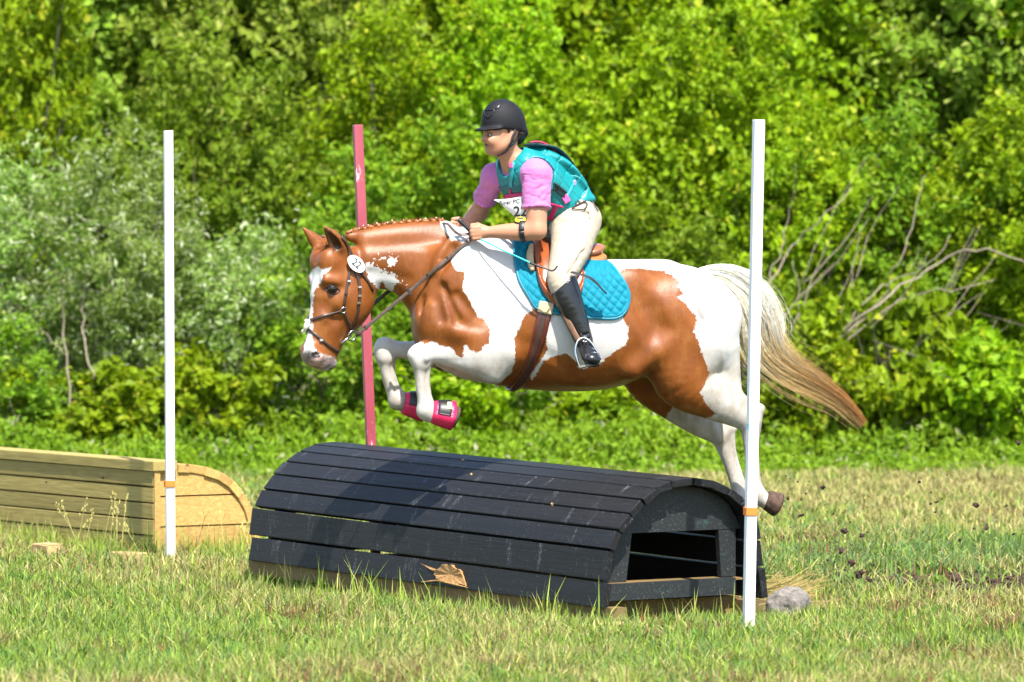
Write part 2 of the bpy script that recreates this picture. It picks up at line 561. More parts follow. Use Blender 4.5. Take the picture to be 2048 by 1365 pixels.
def lerp(a, b, t): return a + (b - a) * t[:, None]
c_green = np.array([.145, .235, .028]); c_lime = np.array([.245, .305, .042]); c_straw = np.array([.385, .35, .115]); c_blue = np.array([.10, .175, .05]); c_brown = np.array([.17, .085, .04])
parts = []
for (y0, y1, dens, hh, ww) in ((22.6, 25.5, 3900, .066, .0072), (25.5, 29, 3500, .064, .0075), (29, 33, 2100, .065, .009), (33, 37, 1700, .055, .012), (37, 40.6, 1500, .055, .014)):
    hw0, hw1 = y0 * .0905 + .8, y1 * .0905 + .8
    n = int(dens * (hw0 + hw1) * (y1 - y0))
    y = RNG.uniform(y0, y1, n); x = RNG.uniform(-hw1, hw1, n)
    # tufts: pull blades together
    cl = RNG.uniform(0, 1, n) < .55
    tx = np.round(x / .07) * .07 + (vnoise(np.round(x / .07) * 3.3, np.round(y / .07) * 5.1, 2) - .5) * .09
    ty = np.round(y / .07) * .07 + (vnoise(np.round(x / .07) * 7.3, np.round(y / .07) * 1.7, 4) - .5) * .09
    x = np.where(cl, tx + RNG.normal(0, .014, n), x); y = np.where(cl, ty + RNG.normal(0, .014, n), y)
    keep = (np.abs(x) < y * .0905 + .75) & ~in_jump(x, y) & (RNG.uniform(0, 1, n) > dirt_amount(x, y) * .93)
    x, y = x[keep], y[keep]; n = len(x)
    uj = (x - JA.x) * JX.x + (y - JA.y) * JX.y; vj = (x - JA.x) * JP.x + (y - JA.y) * JP.y
    thin = (uj > -.1) & (uj < JL) & (vj < .03) & (vj > -.17) | (uj < .0) & (uj > -.16) & (vj > -.1) & (vj < .9)
    kk = (~thin | (RNG.uniform(0, 1, n) < .22)) & (np.hypot(x - 1.04, (y - 25.95) * .6) > .09); x, y = x[kk], y[kk]; thin = thin[kk]; n = len(x)
    p = fbm(x * 1.1, y * .8, 21); q = fbm(x * 5, y * 5, 23); r = RNG.uniform(0, 1, n)
    ne = near_edge(x, y)
    col = lerp(np.repeat(c_green[None], n, 0), c_lime, RNG.uniform(0, 1, n))
    straw = np.clip((p - .44) * 2.0 + (q - .5) * 1.3 + .22 - ne * .35, .05, .8)
    straw = np.where((y > 33.0), np.clip(straw + np.clip((y - 33.0) / 4, 0, .5) * np.clip((x + .6) / 1.2, -.3, 1), 0, .93), straw)
    right = np.clip((x - .9) / .6, 0, 1) * np.exp(-((y - 30.6) / 2.0) ** 2)
    straw = straw * (1 - .65 * right)
    isst = r < straw
    col = np.where(isst[:, None], lerp(np.repeat(c_straw[None], n, 0), np.array([.26, .22, .085]), RNG.uniform(0, 1, n)), col)
    col = np.where((~isst & (RNG.uniform(0, 1, n) < .25 + .5 * right))[:, None], c_blue[None] * 1.1, col)
    isb = (fbm(x * 2.3, y * 2.3, 31) > .66) & (RNG.uniform(0, 1, n) < .4)
    col = np.where(isb[:, None], c_brown[None], col)
    col = col * RNG.uniform(.5, 1.32, n)[:, None]
    tall = fbm(x * 2.2, y * 2.2, 41)
    h = hh * RNG.uniform(.4, 1.45, n) * (.45 + 1.2 * tall) * (1 + ne * RNG.uniform(-.3, .9, n))
    parts.append(blades(x, y, h, ww * RNG.uniform(.6, 1.3, n), col, .75))
# dry thatch lying flat, and small broad-leaved weeds in the turf
n = 14000
y = RNG.uniform(22.8, 33, n); x = RNG.uniform(-3.4, 3.4, n); k = (np.abs(x) < y * .0905 + .3) & ~in_jump(x, y) & (fbm(x * 1.1, y * .8, 21) + RNG.normal(0, .12, n) > .46) & (RNG.uniform(0, 1, n) > dirt_amount(x, y)); x, y = x[k], y[k]; n = len(x)
col = lerp(np.repeat(np.array([[.46, .39, .19]]), n, 0), np.array([.30, .235, .10]), RNG.uniform(0, 1, n)) * RNG.uniform(.7, 1.2, n)[:, None]
parts.append(blades(x, y, RNG.uniform(.03, .075, n), RNG.uniform(.003, .006, n), col, 2.4, zbase=ground_h(x, y) + RNG.uniform(.0, .022, n)))
for i in range(190):
    cy = RNG.uniform(22.9, 31); cx = RNG.uniform(-1, 1) * (cy * .0905 + .2)
    if in_jump(np.array([cx]), np.array([cy]), .05)[0]: continue
    m_ = int(RNG.integers(14, 46)); sp = RNG.uniform(.02, .07); x = cx + RNG.normal(0, sp, m_); y = cy + RNG.normal(0, sp, m_)
    red = i % 9 == 0
    base = np.array([.20, .065, .03]) if red else (np.array([.085, .165, .02]) if i % 2 else np.array([.14, .22, .03]))
    parts.append(blades(x, y, RNG.uniform(.03, .085, m_) * (1.1 if red else 1), RNG.uniform(.012, .024, m_) * (.6 if red else 1), base[None] * RNG.uniform(.7, 1.25, m_)[:, None], .9, kink=.35))
# tall uncut blades along the feet of the jumps
n = 5200
u = RNG.uniform(-.15, 3.2, n); v = -np.abs(RNG.normal(.0, .09, n)) - .01
x = JA.x + JX.x * u + JP.x * v; y = JA.y + JX.y * u + JP.y * v
u2 = RNG.uniform(-.1, 1.0, n // 4); v2 = -np.abs(RNG.normal(0, .08, n // 4)) - .06
x = np.concatenate([x, JA.x + JP.x * u2 + JX.x * v2]); y = np.concatenate([y, JA.y + JP.y * u2 + JX.y * v2])
u3 = RNG.uniform(-.1, 2.6, n); v3 = -np.abs(RNG.normal(0, .16, n)) - .02
x = np.concatenate([x, BA.x + BX.x * u3 + BP.x * v3]); y = np.concatenate([y, BA.y + BX.y * u3 + BP.y * v3])
u4 = RNG.uniform(-.1, .75, n // 2); v4 = -np.abs(RNG.normal(0, .12, n // 2)) - .03
x = np.concatenate([x, BA.x + BP.x * u4 + BX.x * v4]); y = np.concatenate([y, BA.y + BP.y * u4 + BX.y * v4])
k = (RNG.uniform(0, 1, len(x)) < .05 + .75 * vnoise(x * 6, y * 6, 9) ** 3 + np.where(x < -1.35, .08, 0)) & ~in_jump(x, y)
x, y = x[k], y[k]; n = len(x)
col = lerp(np.repeat(c_green[None], n, 0), c_lime, RNG.uniform(0, 1, n)); st = RNG.uniform(0, 1, n) < .25
col = np.where(st[:, None], c_straw[None], col) * RNG.uniform(.8, 1.25, n)[:, None]
parts.append(blades(x, y, RNG.gamma(4, .023, n).clip(.04, .26), RNG.uniform(.004, .008, n), col, .38))
# seed heads over the left fence's foot
sp = []
for i in range(24):
    u = random.uniform(-.1, 2.3); v = -abs(random.gauss(0, .18)) - .04
    X, Y = BA.x + BX.x * u + BP.x * v, BA.y + BX.y * u + BP.y * v
    if i % 3 == 0: X, Y = BA.x + BP.x * random.uniform(.1, .7) - BX.x * random.uniform(.05, .25), BA.y + BP.y * random.uniform(.1, .6) - BX.y * random.uniform(.05, .25)
    h = random.uniform(.16, .38); lx, ly = random.gauss(0, .06), random.gauss(0, .04)
    xs = np.array([X]); ys = np.array([Y])
    V = np.array([[X - .0015, Y, 0], [X + .0015, Y, 0], [X + lx + .001, Y + ly, h], [X + lx - .001, Y + ly, h]])
    c = c_straw * random.uniform(.9, 1.2)
    sp.append((V, np.array([[0, 1, 2], [0, 2, 3]]), np.repeat(c[None], 4, 0)))
    for k in range(random.randint(5, 10)):
        t = random.uniform(.72, 1.05); s = .006
        q = np.array([X + lx * t + random.gauss(0, .010), Y + ly * t + random.gauss(0, .01), h * t + random.gauss(0, .006)])
        dv = np.array([[-s * .5, 0, -s], [s * .5, 0, -s], [s * .4, 0, s], [-s * .4, 0, s]])
        sp.append((q + dv, np.array([[0, 1, 2], [0, 2, 3]]), np.repeat((c * 1.1)[None], 4, 0)))
parts += sp
stuff_mesh('grass', parts, M_grass, 'short mown grass mixed with dry straw coloured blades')

# bright weeds along the foot of the bushes
def weeds():
    g = np.random.default_rng(5); n = 70000
    y = g.uniform(38.2, 43.4, n); x = g.uniform(-5.3, 5.3, n)
    edge = 39.2 + 1.0 * np.clip((x - .6) / 1.6, 0, 1) + .9 * (fbm(x * 1.3, y * 1.3, 52) - .5)
    k = y > edge; x, y, edge = x[k], y[k], edge[k]; n = len(x)
    hgt = (.05 + .62 * fbm(x * 1.1, y * 1.4, 51) ** 1.4) * np.clip((y - edge) / 1.6, .18, 1)
    z = g.uniform(0, 1, n) ** .7 * hgt
    c = vnoise(x * 5, z * 9 + y * 4, 8)
    V, Fc = leaf_cloud(np.stack([x, y, z], 1), g.normal(0, .7, (n, 3)) + np.array([0, 0, .7]), g.normal(0, .6, (n, 3)) + np.array([0, -.35, .7]), g.uniform(.035, .085, n), g.uniform(.018, .045, n))
    col = lerp(np.repeat(np.array([[.13, .235, .012]]), n, 0), np.array([.235, .335, .015]), np.clip(c * .8 + g.uniform(-.1, .35, n), 0, 1)) * g.uniform(.75, 1.2, n)[:, None]
    pale = g.uniform(0, 1, n) < .03; col[pale] = (.38, .38, .2)
    me = np_mesh('weeds', V, Fc, False); cattr(me, 'lc', np.repeat(col, 4, 0))
    tag(put('weeds', me, M_leaf), 'strip of bright green weeds in front of the bushes', kind='stuff')

# ---------------------------------------------------------------- bushes and trees
def leaf_cloud(P, A, Nn, ln, wd):
    """P centres, A long axes, Nn normals -> folded quads"""
    A = A / np.linalg.norm(A, axis=1, keepdims=True)
    Nn = Nn - A * (A * Nn).sum(1, keepdims=True); Nn /= np.linalg.norm(Nn, axis=1, keepdims=True) + 1e-9
    S = np.cross(A, Nn); n = len(P); V = np.empty((n, 4, 3))
    V[:, 0] = P - A * ln[:, None] * .5; V[:, 2] = P + A * ln[:, None] * .5 - Nn * ln[:, None] * .12
    V[:, 1] = P + S * wd[:, None] * .5 + Nn * wd[:, None] * .15; V[:, 3] = P - S * wd[:, None] * .5 + Nn * wd[:, None] * .15
    return V.reshape(-1, 3), np.arange(n * 4).reshape(n, 4)

def crown_mesh(name, r, n_twig, per, leaf, cols, seed, spray=.26, upb=.35, zmin=-1.0, gap=.0):
    g = np.random.default_rng(seed)
    r = np.array(r)
    d = g.normal(size=(n_twig * 3, 3)); d /= np.linalg.norm(d, axis=1, keepdims=True)
    d = d[d[:, 2] > zmin][:n_twig]
    rad = g.uniform(.25, 1, len(d)) ** .45
    lump = .72 + .5 * vnoise(np.arctan2(d[:, 1], d[:, 0]) * 1.6 + 7, d[:, 2] * 2.4 + 3, seed)
    c = d * (rad * lump)[:, None] * r
    if gap:
        k = vnoise(c[:, 0] * 2.2 + 9, c[:, 2] * 2.2 + c[:, 1] * 1.3, seed + 5) > gap
        c, d, rad = c[k], d[k], rad[k]
    nt_ = len(c)
    tdir = d * np.array([1, 1, .8]) + g.normal(0, .45, (nt_, 3)) + np.array([0, 0, upb]); tdir /= np.linalg.norm(tdir, axis=1, keepdims=True)
    tl = spray * g.uniform(.6, 1.5, nt_)
    ti = np.repeat(np.arange(nt_), per); n = len(ti)
    s = g.uniform(-.5, .5, n)
    P = c[ti] + tdir[ti] * (s * tl[ti])[:, None] + g.normal(0, 1, (n, 3)) * (spray * .16 * (1.15 - np.abs(s)))[:, None]
    A = tdir[ti] * .6 + g.normal(0, .6, (n, 3)) + np.array([0, 0, -.15])
    Nn = g.normal(0, .55, (n, 3)) + np.array([0, 0, .75]) + d[ti] * .6
    ln = leaf[0] * g.uniform(.45, 1.5, n); wd = ln * leaf[1] * g.uniform(.8, 1.2, n)
    V, Fc = leaf_cloud(P, A, Nn, ln, wd)
    tone = g.uniform(0, 1, nt_)[ti] * .6 + g.uniform(0, 1, n) * .4
    col = np.array(cols[0])[None] * (1 - tone[:, None]) + np.array(cols[1])[None] * tone[:, None]
    col *= g.uniform(.8, 1.2, n)[:, None]
    if len(cols) > 2:
        k = g.uniform(0, 1, n) < cols[3]; col[k] = np.array(cols[2]) * g.uniform(.8, 1.2, (k.sum(), 1))
    me = np_mesh(name, V, Fc, smooth=False); cattr(me, 'lc', np.repeat(col, 4, 0)); me.materials.append(M_leaf)
    return me, c

def stems_mesh(name, c, r0, n, seed, mat, zlow):
    """limbs from the foot up into the crown, in the crown's own coordinates"""
    g = random.Random(seed); mb = MB()
    pick = g.sample(range(len(c)), min(n, len(c)))
    for i, k in enumerate(pick):
        e = Vector(c[k]) * .95; b0 = Vector((g.gauss(0, .07), g.gauss(0, .06), zlow))
        m = b0.lerp(e, .5) + Vector((g.gauss(0, .10), g.gauss(0, .08), .12)); m2 = b0.lerp(e, .25) + Vector((g.gauss(0, .05), g.gauss(0, .05), .10))
        rr = r0 * (1 if i == 0 else g.uniform(.3, .7))
        P = catmull([b0, m2, m, e], 3)
        V, Fc = tube_geo(P, [rr * (1 - .8 * j / (len(P) - 1)) for j in range(len(P))], 5)
        mb.add(V, Fc)
        for q in range(2):
            s = P[len(P) // 2 + q]; e2 = Vector(s) + Vector((g.gauss(0, .3), g.gauss(0, .3), g.uniform(.1, .5)))
            V, Fc = tube_geo([s, Vector(s).lerp(e2, .5) + Vector((0, 0, .05)), e2], [rr * .45, rr * .3, rr * .1], 4)
            mb.add(V, Fc)
    me = bpy.data.meshes.new(name); me.from_pydata([tuple(v) for v in mb.V], [], mb.F); me.materials.append(mat); me.update()
    return me

weeds()
LIME = ((.14, .225, .004), (.285, .38, .006), (.37, .39, .02), .08)
MID = ((.105, .18, .008), (.215, .305, .014), (.30, .34, .05), .06)
DARK = ((.10, .17, .012), (.19, .28, .02), (.28, .34, .04), .06)
FAR = ((.18, .27, .022), (.31, .40, .045), (.42, .46, .10), .08)  # paler greens put distance haze into the far leaves' colour
SILV = ((.16, .26, .028), (.28, .375, .085), (.50, .55, .33), .22)
KIND = {}
def kind(name, r, nt_, per, leaf, cols, seed, spray, zlow, stems, r0, bark, **kw):
    cm, c = crown_mesh(name + '_leaves', r, nt_, per, leaf, cols, seed, spray, **kw)
    sm = stems_mesh(name + '_limbs', c, r0, stems, seed, bark, zlow)
    KIND[name] = (cm, sm, -zlow, r)
kind('lime_a', (.85, .62, 1.25), 380, 52, (.051, .72), LIME, 1, .27, -1.45, 10, .028, M_bark)
kind('lime_b', (.95, .60, 1.05), 380, 52, (.050, .75), LIME, 2, .25, -1.2, 12, .024, M_bark)
kind('mid_a', (.9, .65, 1.15), 330, 42, (.058, .55), MID, 3, .28, -1.3, 12, .026, M_darkbark, gap=.28)
kind('mid_b', (.8, .55, .85), 260, 42, (.054, .6), MID, 4, .24, -.95, 12, .022, M_bark, gap=.25)
kind('silver_a', (.85, .6, 1.15), 420, 46, (.055, .30), SILV, 5, .26, -1.3, 9, .026, M_bark, gap=.25)
kind('silver_b', (.7, .5, .8), 300, 46, (.052, .30), SILV, 6, .24, -.9, 9, .02, M_bark, gap=.22)
kind('low_lime', (.55, .4, .36), 120, 42, (.062, .75), LIME, 7, .2, -.38, 8, .012, M_bark)
kind('tree_mid', (1.5, 1.2, 1.9), 460, 52, (.085, .6), FAR, 8, .46, -3.0, 14, .07, M_darkbark, gap=.1)
kind('tree_dark', (1.5, 1.2, 2.0), 460, 52, (.085, .6), DARK, 9, .44, -3.1, 16, .09, M_darkbark, gap=.30)
kind('tree_lime', (1.5, 1.2, 1.9), 460, 52, (.082, .65), LIME, 10, .44, -2.9, 14, .07, M_darkbark, gap=.08)

def shrub(k, px, Y, label, group, name='shrub', s=(1, 1, 1), rz=0.0, z=0.0):
    cm, sm, base, r = KIND[k]
    X = (px - 1024) * Y / F
    t = empty(name, (X, Y, z), label, 'tree' if 'tree' in name else 'bush', group)
    t.rotation_euler.z = rz; t.scale = s
    o = put('crown', cm); o.parent = t; o.location = (0, 0, base)
    o = put('trunk' if 'tree' in name else 'stems', sm); o.parent = t; o.location = (0, 0, base)
    return t

GB = 'bushes along the edge of the meadow'; GT = 'trees standing behind the bushes'
plan = [
 ('silver_a', 60, 42.9, (1.05, 1, .92), 'grey green bush at the far left edge above the plank fence'),
 ('silver_a', 225, 42.5, (1.0, 1, .98), 'tall grey green bush with thin bare stems left of the left white pole'),
 ('silver_b', 480, 42.3, (1.0, 1, 1.0), 'silvery bush just right of the left white pole'),
 ('silver_b', 330, 42.4, (.9, .9, .85), 'silvery bush behind the left white pole'),
 ('silver_b', 590, 43.0, (1.0, 1, 1.05), 'silvery bush behind the horse head and muzzle'),
 ('mid_a', 430, 43.9, (1.1, 1, 1.25), 'shady bush with dark forked stems above the silvery bushes'),
 ('mid_b', 20, 41.8, (.8, .8, .55), 'low green bush over the left end of the plank fence'),
 ('silver_a', -190, 42.8, (1.05, 1, 1.0), 'grey green bush beyond the left edge of the meadow view'),
 ('lime_b', 2260, 43.0, (1.1, 1, 1.2), 'yellow green bush beyond the right edge of the meadow view'),
 ('low_lime', 170, 41.6, (1.1, 1, .95), 'low yellow green bush above the plank fence, left'),
 ('low_lime', 420, 41.7, (1.1, 1, 1.1), 'low yellow green bush above the rounded end of the fence'),
 ('mid_b', 660, 42.2, (1.0, 1, .95), 'dark green bush behind the red pole'),
 ('mid_a', 830, 43.0, (1.0, 1, 1.0), 'green bush behind the horse forelegs'),
 ('mid_b', 1000, 42.4, (1.1, 1, .80), 'green bush seen under the horse belly'),
 ('lime_a', 800, 44.3, (1.2, 1, 1.25), 'tall bright green bush above the horse neck'),
 ('lime_a', 1010, 44.0, (1.1, 1, 1.3), 'tall yellow green bush behind the rider head'),
 ('lime_b', 1210, 43.4, (1.1, 1, 1.35), 'tall yellow green bush behind the rider back'),
 ('lime_a', 1400, 43.7, (1.1, 1, 1.25), 'yellow green bush between the rider and the right white pole'),
 ('mid_a', 1330, 42.6, (.8, .9, .75), 'mid green bush above the horse croup'),
 ('lime_b', 1560, 43.6, (1.0, 1, 1.25), 'yellow green bush behind the right white pole'),
 ('lime_b', 1720, 43.9, (1.1, 1, 1.1), 'yellow green bush behind the grey dead branches'),
 ('mid_a', 1880, 43.5, (1.0, 1, 1.05), 'loose green bush right of the dead branches'),
 ('lime_a', 2050, 43.3, (1.0, 1, 1.0), 'yellow green bush at the right edge of the meadow'),
 ('mid_b', 1490, 42.4, (.9, .9, .75), 'shaded green bush behind the horse hind legs'),
 ('low_lime', 1640, 41.9, (1.1, 1, 1.2), 'low lime bush below the horse tail'),
 ('low_lime', 1760, 42.1, (1.2, 1, 1.7), 'low lime bush under the bend of the dead branches'),
 ('low_lime', 2030, 41.8, (1.2, 1, 1.25), 'low lime bush at the right edge, above the flying clods'),
 ('low_lime', 880, 41.7, (1.2, 1, 1.0), 'low lime bush below the front hooves'),
 ('low_lime', 1230, 41.9, (1.2, 1, .9), 'low lime bush below the horse belly, above the black jump'),
]
for i, (k, px, Y, s, lab) in enumerate(plan):
    shrub(k, px, Y, lab, GB, 'shrub', s, rz=(i * 2.399) % 6.28)
trees = [
 ('tree_lime', -30, 44.6, (.62, .62, 1.02), 'bright green tree overhanging the top left corner'),
 ('tree_mid', 150, 47.5, (1, 1, 1.1), 'soft green tree behind the overhanging branch at top left'),
 ('tree_mid', 330, 49.0, (1, 1, 1.05), 'soft green tree above the left white pole'),
 ('tree_mid', 480, 46.5, (.85, .85, 1.0), 'dark stemmed green tree between the left white pole and the red pole'),
 ('tree_mid', 640, 48.5, (1, 1, 1.1), 'soft green tree above the red pole'),
 ('tree_lime', 850, 47.5, (1, 1, 1.1), 'light green tree left of the rider helmet'),
 ('tree_lime', 1120, 48.0, (1, 1, 1.1), 'light green tree right of the rider helmet'),
 ('tree_mid', 1330, 49.5, (1, 1, 1.1), 'green tree between the rider and the right pole'),
 ('tree_lime', 1500, 47.0, (.9, .9, 1.0), 'light green tree behind the top of the right white pole'),
 ('tree_dark', 1730, 47.5, (.9, .9, 1.05), 'dark limbed tree with sky gaps at top right'),
 ('tree_lime', 1985, 49.5, (.9, .9, .95), 'light green tree behind the dead branches'),
 ('tree_mid', 245, 51.0, (1, 1, 1.2), 'pale green tree far back above the left white pole, deepest in the wood'),
 ('tree_lime', 560, 51.5, (1, 1, 1.2), 'light green tree far back between the left white pole and the red pole'),
 ('tree_lime', 985, 52.0, (1, 1, 1.25), 'light green tree far back right above the rider helmet'),
 ('tree_mid', -240, 47.5, (1, 1, 1.1), 'green tree beyond the top left corner'),
 ('tree_lime', 2320, 46.5, (1, 1, 1.1), 'light green tree beyond the top right corner'),
 ('tree_mid', 2080, 47.0, (1, 1, 1.05), 'green tree at the top right corner'),
]
for i, (k, px, Y, s, lab) in enumerate(trees):
    shrub(k, px, Y, lab, GT, 'tree', s, rz=(i * 1.7 + .6) % 6.28)
# the wood behind reads as one mass
vv = []; b0 = 0; g = np.random.default_rng(99)
n = 48000
x = g.uniform(-10.5, 10.5, n); y = g.uniform(52, 60, n)
top = 4.2 + 1.6 * fbm(x * .55, y * .0 + 3, 77) - np.where(x > 2.2, (x - 2.2) * .14, 0) - 2.2 * np.exp(-((x - 3.75) / .7) ** 2)
z = g.uniform(0, 1, n) * top
V, Fc = leaf_cloud(np.stack([x, y, z], 1), g.normal(0, 1, (n, 3)), g.normal(0, .6, (n, 3)) + np.array([0, -.4, .7]), g.uniform(.10, .22, n), g.uniform(.07, .14, n))
me = np_mesh('woodland', V, Fc, False)
cl = vnoise(x * 1.5, z * 1.5, 5)
col = lerp(np.repeat(np.array([[.19, .28, .02]]), n, 0), np.array([.36, .45, .05]), np.clip(cl * .7 + g.uniform(0, .4, n), 0, 1))  # greens lightened so the colour itself suggests haze over the wood
cattr(me, 'lc', np.repeat(col, 4, 0))
tag(put('woodland', me, M_leaf), 'dense green wood rising behind the nearer trees', kind='stuff')

# grey leaning dead branches at the right, and stems that stand clear of the leaves
def limb(name, pts, Y, r0, r1, mat, parent, sub=4, rnd=.02):
    P = []
    for i, (px, py) in enumerate(pts):
        P.append(at(px, py, Y + (i % 3 - 1) * .08))
    P = catmull(P, sub); m = len(P)
    P = [Vector(p) + Vector((random.gauss(0, rnd), random.gauss(0, rnd), random.gauss(0, rnd))) * (.5 if 0 < i < m - 1 else 0) for i, p in enumerate(P)]
    V, Fc = tube_geo(P, [(r0 + (r1 - r0) * i / (m - 1)) * .55 for i in range(m)], 6)
    mb = MB(); mb.add(V, Fc)
    return mb.build(name, mat, parent)
db = empty('dead_branch', at(1530, 935, 41.6) * 1.0, 'bundle of grey leafless branches leaning right above the horse tail', 'branches')
for pts, r0, r1 in (
  ([(1530, 880), (1590, 770), (1650, 700), (1730, 630), (1830, 555), (1900, 515), (1970, 497), (2060, 530)], .020, .008),
  ([(1600, 760), (1690, 670), (1760, 600), (1800, 520), (1830, 430), (1850, 350)], .014, .004),
  ([(1640, 710), (1740, 590), (1790, 560), (1870, 520), (1900, 470)], .012, .004),
  ([(1560, 800), (1640, 730), (1800, 600), (1900, 580), (1990, 560)], .013, .004),
  ([(1500, 650), (1540, 560), (1600, 480), (1650, 430), (1705, 375)], .014, .005),
  ([(1540, 560), (1560, 500), (1580, 420), (1590, 330)], .008, .003),
  ([(1700, 900), (1690, 830), (1720, 760), (1715, 640)], .009, .004),
  ([(1745, 930), (1730, 860), (1760, 780), (1780, 700)], .009, .004),
  ([(1800, 860), (1880, 820), (1950, 790), (2060, 740)], .012, .006),
  ([(1780, 850), (1850, 790), (1920, 740), (1960, 650)], .010, .004),
  ([(2060, 830), (2000, 760), (1985, 690), (2020, 640)], .010, .004),
  ([(1950, 880), (1945, 820), (1960, 770)], .008, .004),
  ([(1470, 900), (1400, 840), (1310, 800), (1230, 780)], .012, .005),
  ([(1330, 900), (1260, 830), (1160, 800), (1090, 820)], .010, .004),
  ([(1660, 690), (1700, 560), (1720, 470)], .007, .003),
  ([(1590, 700), (1600, 600), (1585, 520)], .007, .003)):
    limb('branch', pts, 42.0, r0, r1, M_deadwood, db)
g_ = random.Random(3)
for i in range(30):
    if i < 18: px, py = g_.uniform(1480, 1900), g_.uniform(560, 760); dx, dy = g_.uniform(40, 150), -g_.uniform(90, 260)
    else: px, py = g_.uniform(1560, 2040), g_.uniform(820, 930); dx, dy = g_.uniform(-50, 90), -g_.uniform(60, 200)
    m1 = (px + dx * .5 + g_.uniform(-18, 18), py + dy * .5 + g_.uniform(-14, 14))
    limb('twig', [(px, py), m1, (px + dx, py + dy)], 42.1 + g_.uniform(-.25, .6), g_.uniform(.004, .009), .002, M_deadwood, db, 3, .012)
sb = empty('bare_stem', at(128, 935, 41.6), 'slender bare grey stem before the tall grey green bush', 'stem', 'thin bare stems in front of the left bushes')
limb('shoot', [(150, 905), (140, 780), (128, 640), (127, 560)], 41.5, .014, .007, M_deadwood, sb)
limb('twig', [(128, 710), (100, 680), (82, 655)], 41.5, .006, .003, M_deadwood, sb)
sb = empty('bare_stem', at(178, 935, 41.6), 'pale bare stem right of the slender grey one', 'stem', 'thin bare stems in front of the left bushes')
limb('shoot', [(185, 760), (172, 690), (165, 620), (175, 540)], 41.6, .013, .005, M_deadwood, sb)
sb = empty('bare_stem', at(36, 935, 41.6), 'short thin stem above the left end of the fence', 'stem', 'thin bare stems in front of the left bushes')
limb('shoot', [(40, 900), (30, 830), (18, 790)], 41.4, .008, .004, M_deadwood, sb)
# ================================================================ OBSTACLES
def wood_mat(name, lo, hi, dark=(.08, .05, .02), rough=.75, knots=True, green=None):
    m, nt, b = nodes(name)
    r = obj_rand(nt)
    cx = nt.nodes.new('ShaderNodeCombineXYZ'); nt.links.new(mathn(nt, 'MULTIPLY', r, 37.0), cx.inputs[0]); nt.links.new(mathn(nt, 'MULTIPLY', r, 11.0), cx.inputs[1])
    g1 = noise_tex(nt, 3.0, 3, .5, (.5, 6, 6), offs=cx.outputs[0])
    w = nt.nodes.new('ShaderNodeMath'); w.operation = 'SINE'; nt.links.new(mathn(nt, 'MULTIPLY', g1, 55.0), w.inputs[0])
    gr = ramp(nt, w.outputs[0], (-1, 1, 0, 1))
    g2 = ramp(nt, noise_tex(nt, 60, 4, .6, (.06, 1, 1), offs=cx.outputs[0]), (.3, .7, 0, 1))
    c = mixc(nt, mathn(nt, 'MULTIPLY', gr, .75), hi, lo)
    c = mixc(nt, mathn(nt, 'MULTIPLY', g2, .35), c, [x * .6 for x in lo])
    if green: c = mixc(nt, ramp(nt, noise_tex(nt, 2.5, 3, .5, (1, 1, 1), offs=cx.outputs[0]), (.35, .65, 0, .6)), c, green)
    if knots:
        v = nt.nodes.new('ShaderNodeTexVoronoi'); v.inputs['Scale'].default_value = 2.6
        tc = nt.nodes.new('ShaderNodeTexCoord'); mp = nt.nodes.new('ShaderNodeMapping'); mp.inputs['Scale'].default_value = (1, 2.2, 2.2)
        va = nt.nodes.new('ShaderNodeVectorMath'); va.operation = 'ADD'
        nt.links.new(tc.outputs['Object'], va.inputs[0]); nt.links.new(cx.outputs[0], va.inputs[1]); nt.links.new(va.outputs[0], mp.inputs[0]); nt.links.new(mp.outputs[0], v.inputs['Vector'])
        k = ramp(nt, v.outputs['Distance'], (.03, .06, 1, 0)); c = mixc(nt, k, c, dark)
    hs = nt.nodes.new('ShaderNodeHueSaturation'); nt.links.new(ramp(nt, r, (0, 1, .8, 1.2)), hs.inputs['Value']); nt.links.new(c, hs.inputs['Color'])
    nt.links.new(hs.outputs[0], b.inputs['Base Color']); b.inputs['Roughness'].default_value = rough
    b.inputs['Specular IOR Level'].default_value = .3
    bump(nt, b, g2, .3, .003)
    return m
M_tan = wood_mat('new_lumber', (.40, .235, .062), (.53, .345, .115), (.12, .06, .02))
M_olive = wood_mat('shaded_treated_lumber', (.25, .185, .050), (.35, .275, .090), (.05, .03, .012), green=(.265, .205, .06))  # treated wood; the darker olive carries the front's shade in its colour
M_skid = wood_mat('skid_timber', (.15, .085, .03), (.23, .14, .055), (.05, .03, .015), green=(.10, .08, .03))

# worn black paint: faint grain, dusty scuffs
m, nt, b = nodes('black_paint'); M_black = m
r = obj_rand(nt); cx = nt.nodes.new('ShaderNodeCombineXYZ'); nt.links.new(mathn(nt, 'MULTIPLY', r, 29.0), cx.inputs[0]); nt.links.new(mathn(nt, 'MULTIPLY', r, 7.0), cx.inputs[2])
gr = ramp(nt, noise_tex(nt, 50, 5, .65, (.05, 1, 1), offs=cx.outputs[0]), (.3, .7, 0, 1))
sc1 = ramp(nt, noise_tex(nt, 7, 5, .7, (1.6, .35, .35), offs=cx.outputs[0]), (.58, .76, 0, 1))
sc2 = ramp(nt, noise_tex(nt, 160, 3, .6, (1, .4, 1), offs=cx.outputs[0]), (.45, .68, 0, 1))
scf = mathn(nt, 'MULTIPLY', sc1, sc2)
spk = ramp(nt, noise_tex(nt, 130, 2, .5, offs=cx.outputs[0]), (.70, .76, 0, .55))
c = mixc(nt, gr, (.0075, .0075, .0078), (.0165, .0165, .0175))
c = mixc(nt, ramp(nt, noise_tex(nt, 2.2, 3, .5, (.5, 1, 1), offs=cx.outputs[0]), (.4, .7, 0, .45)), c, (.013, .013, .015))
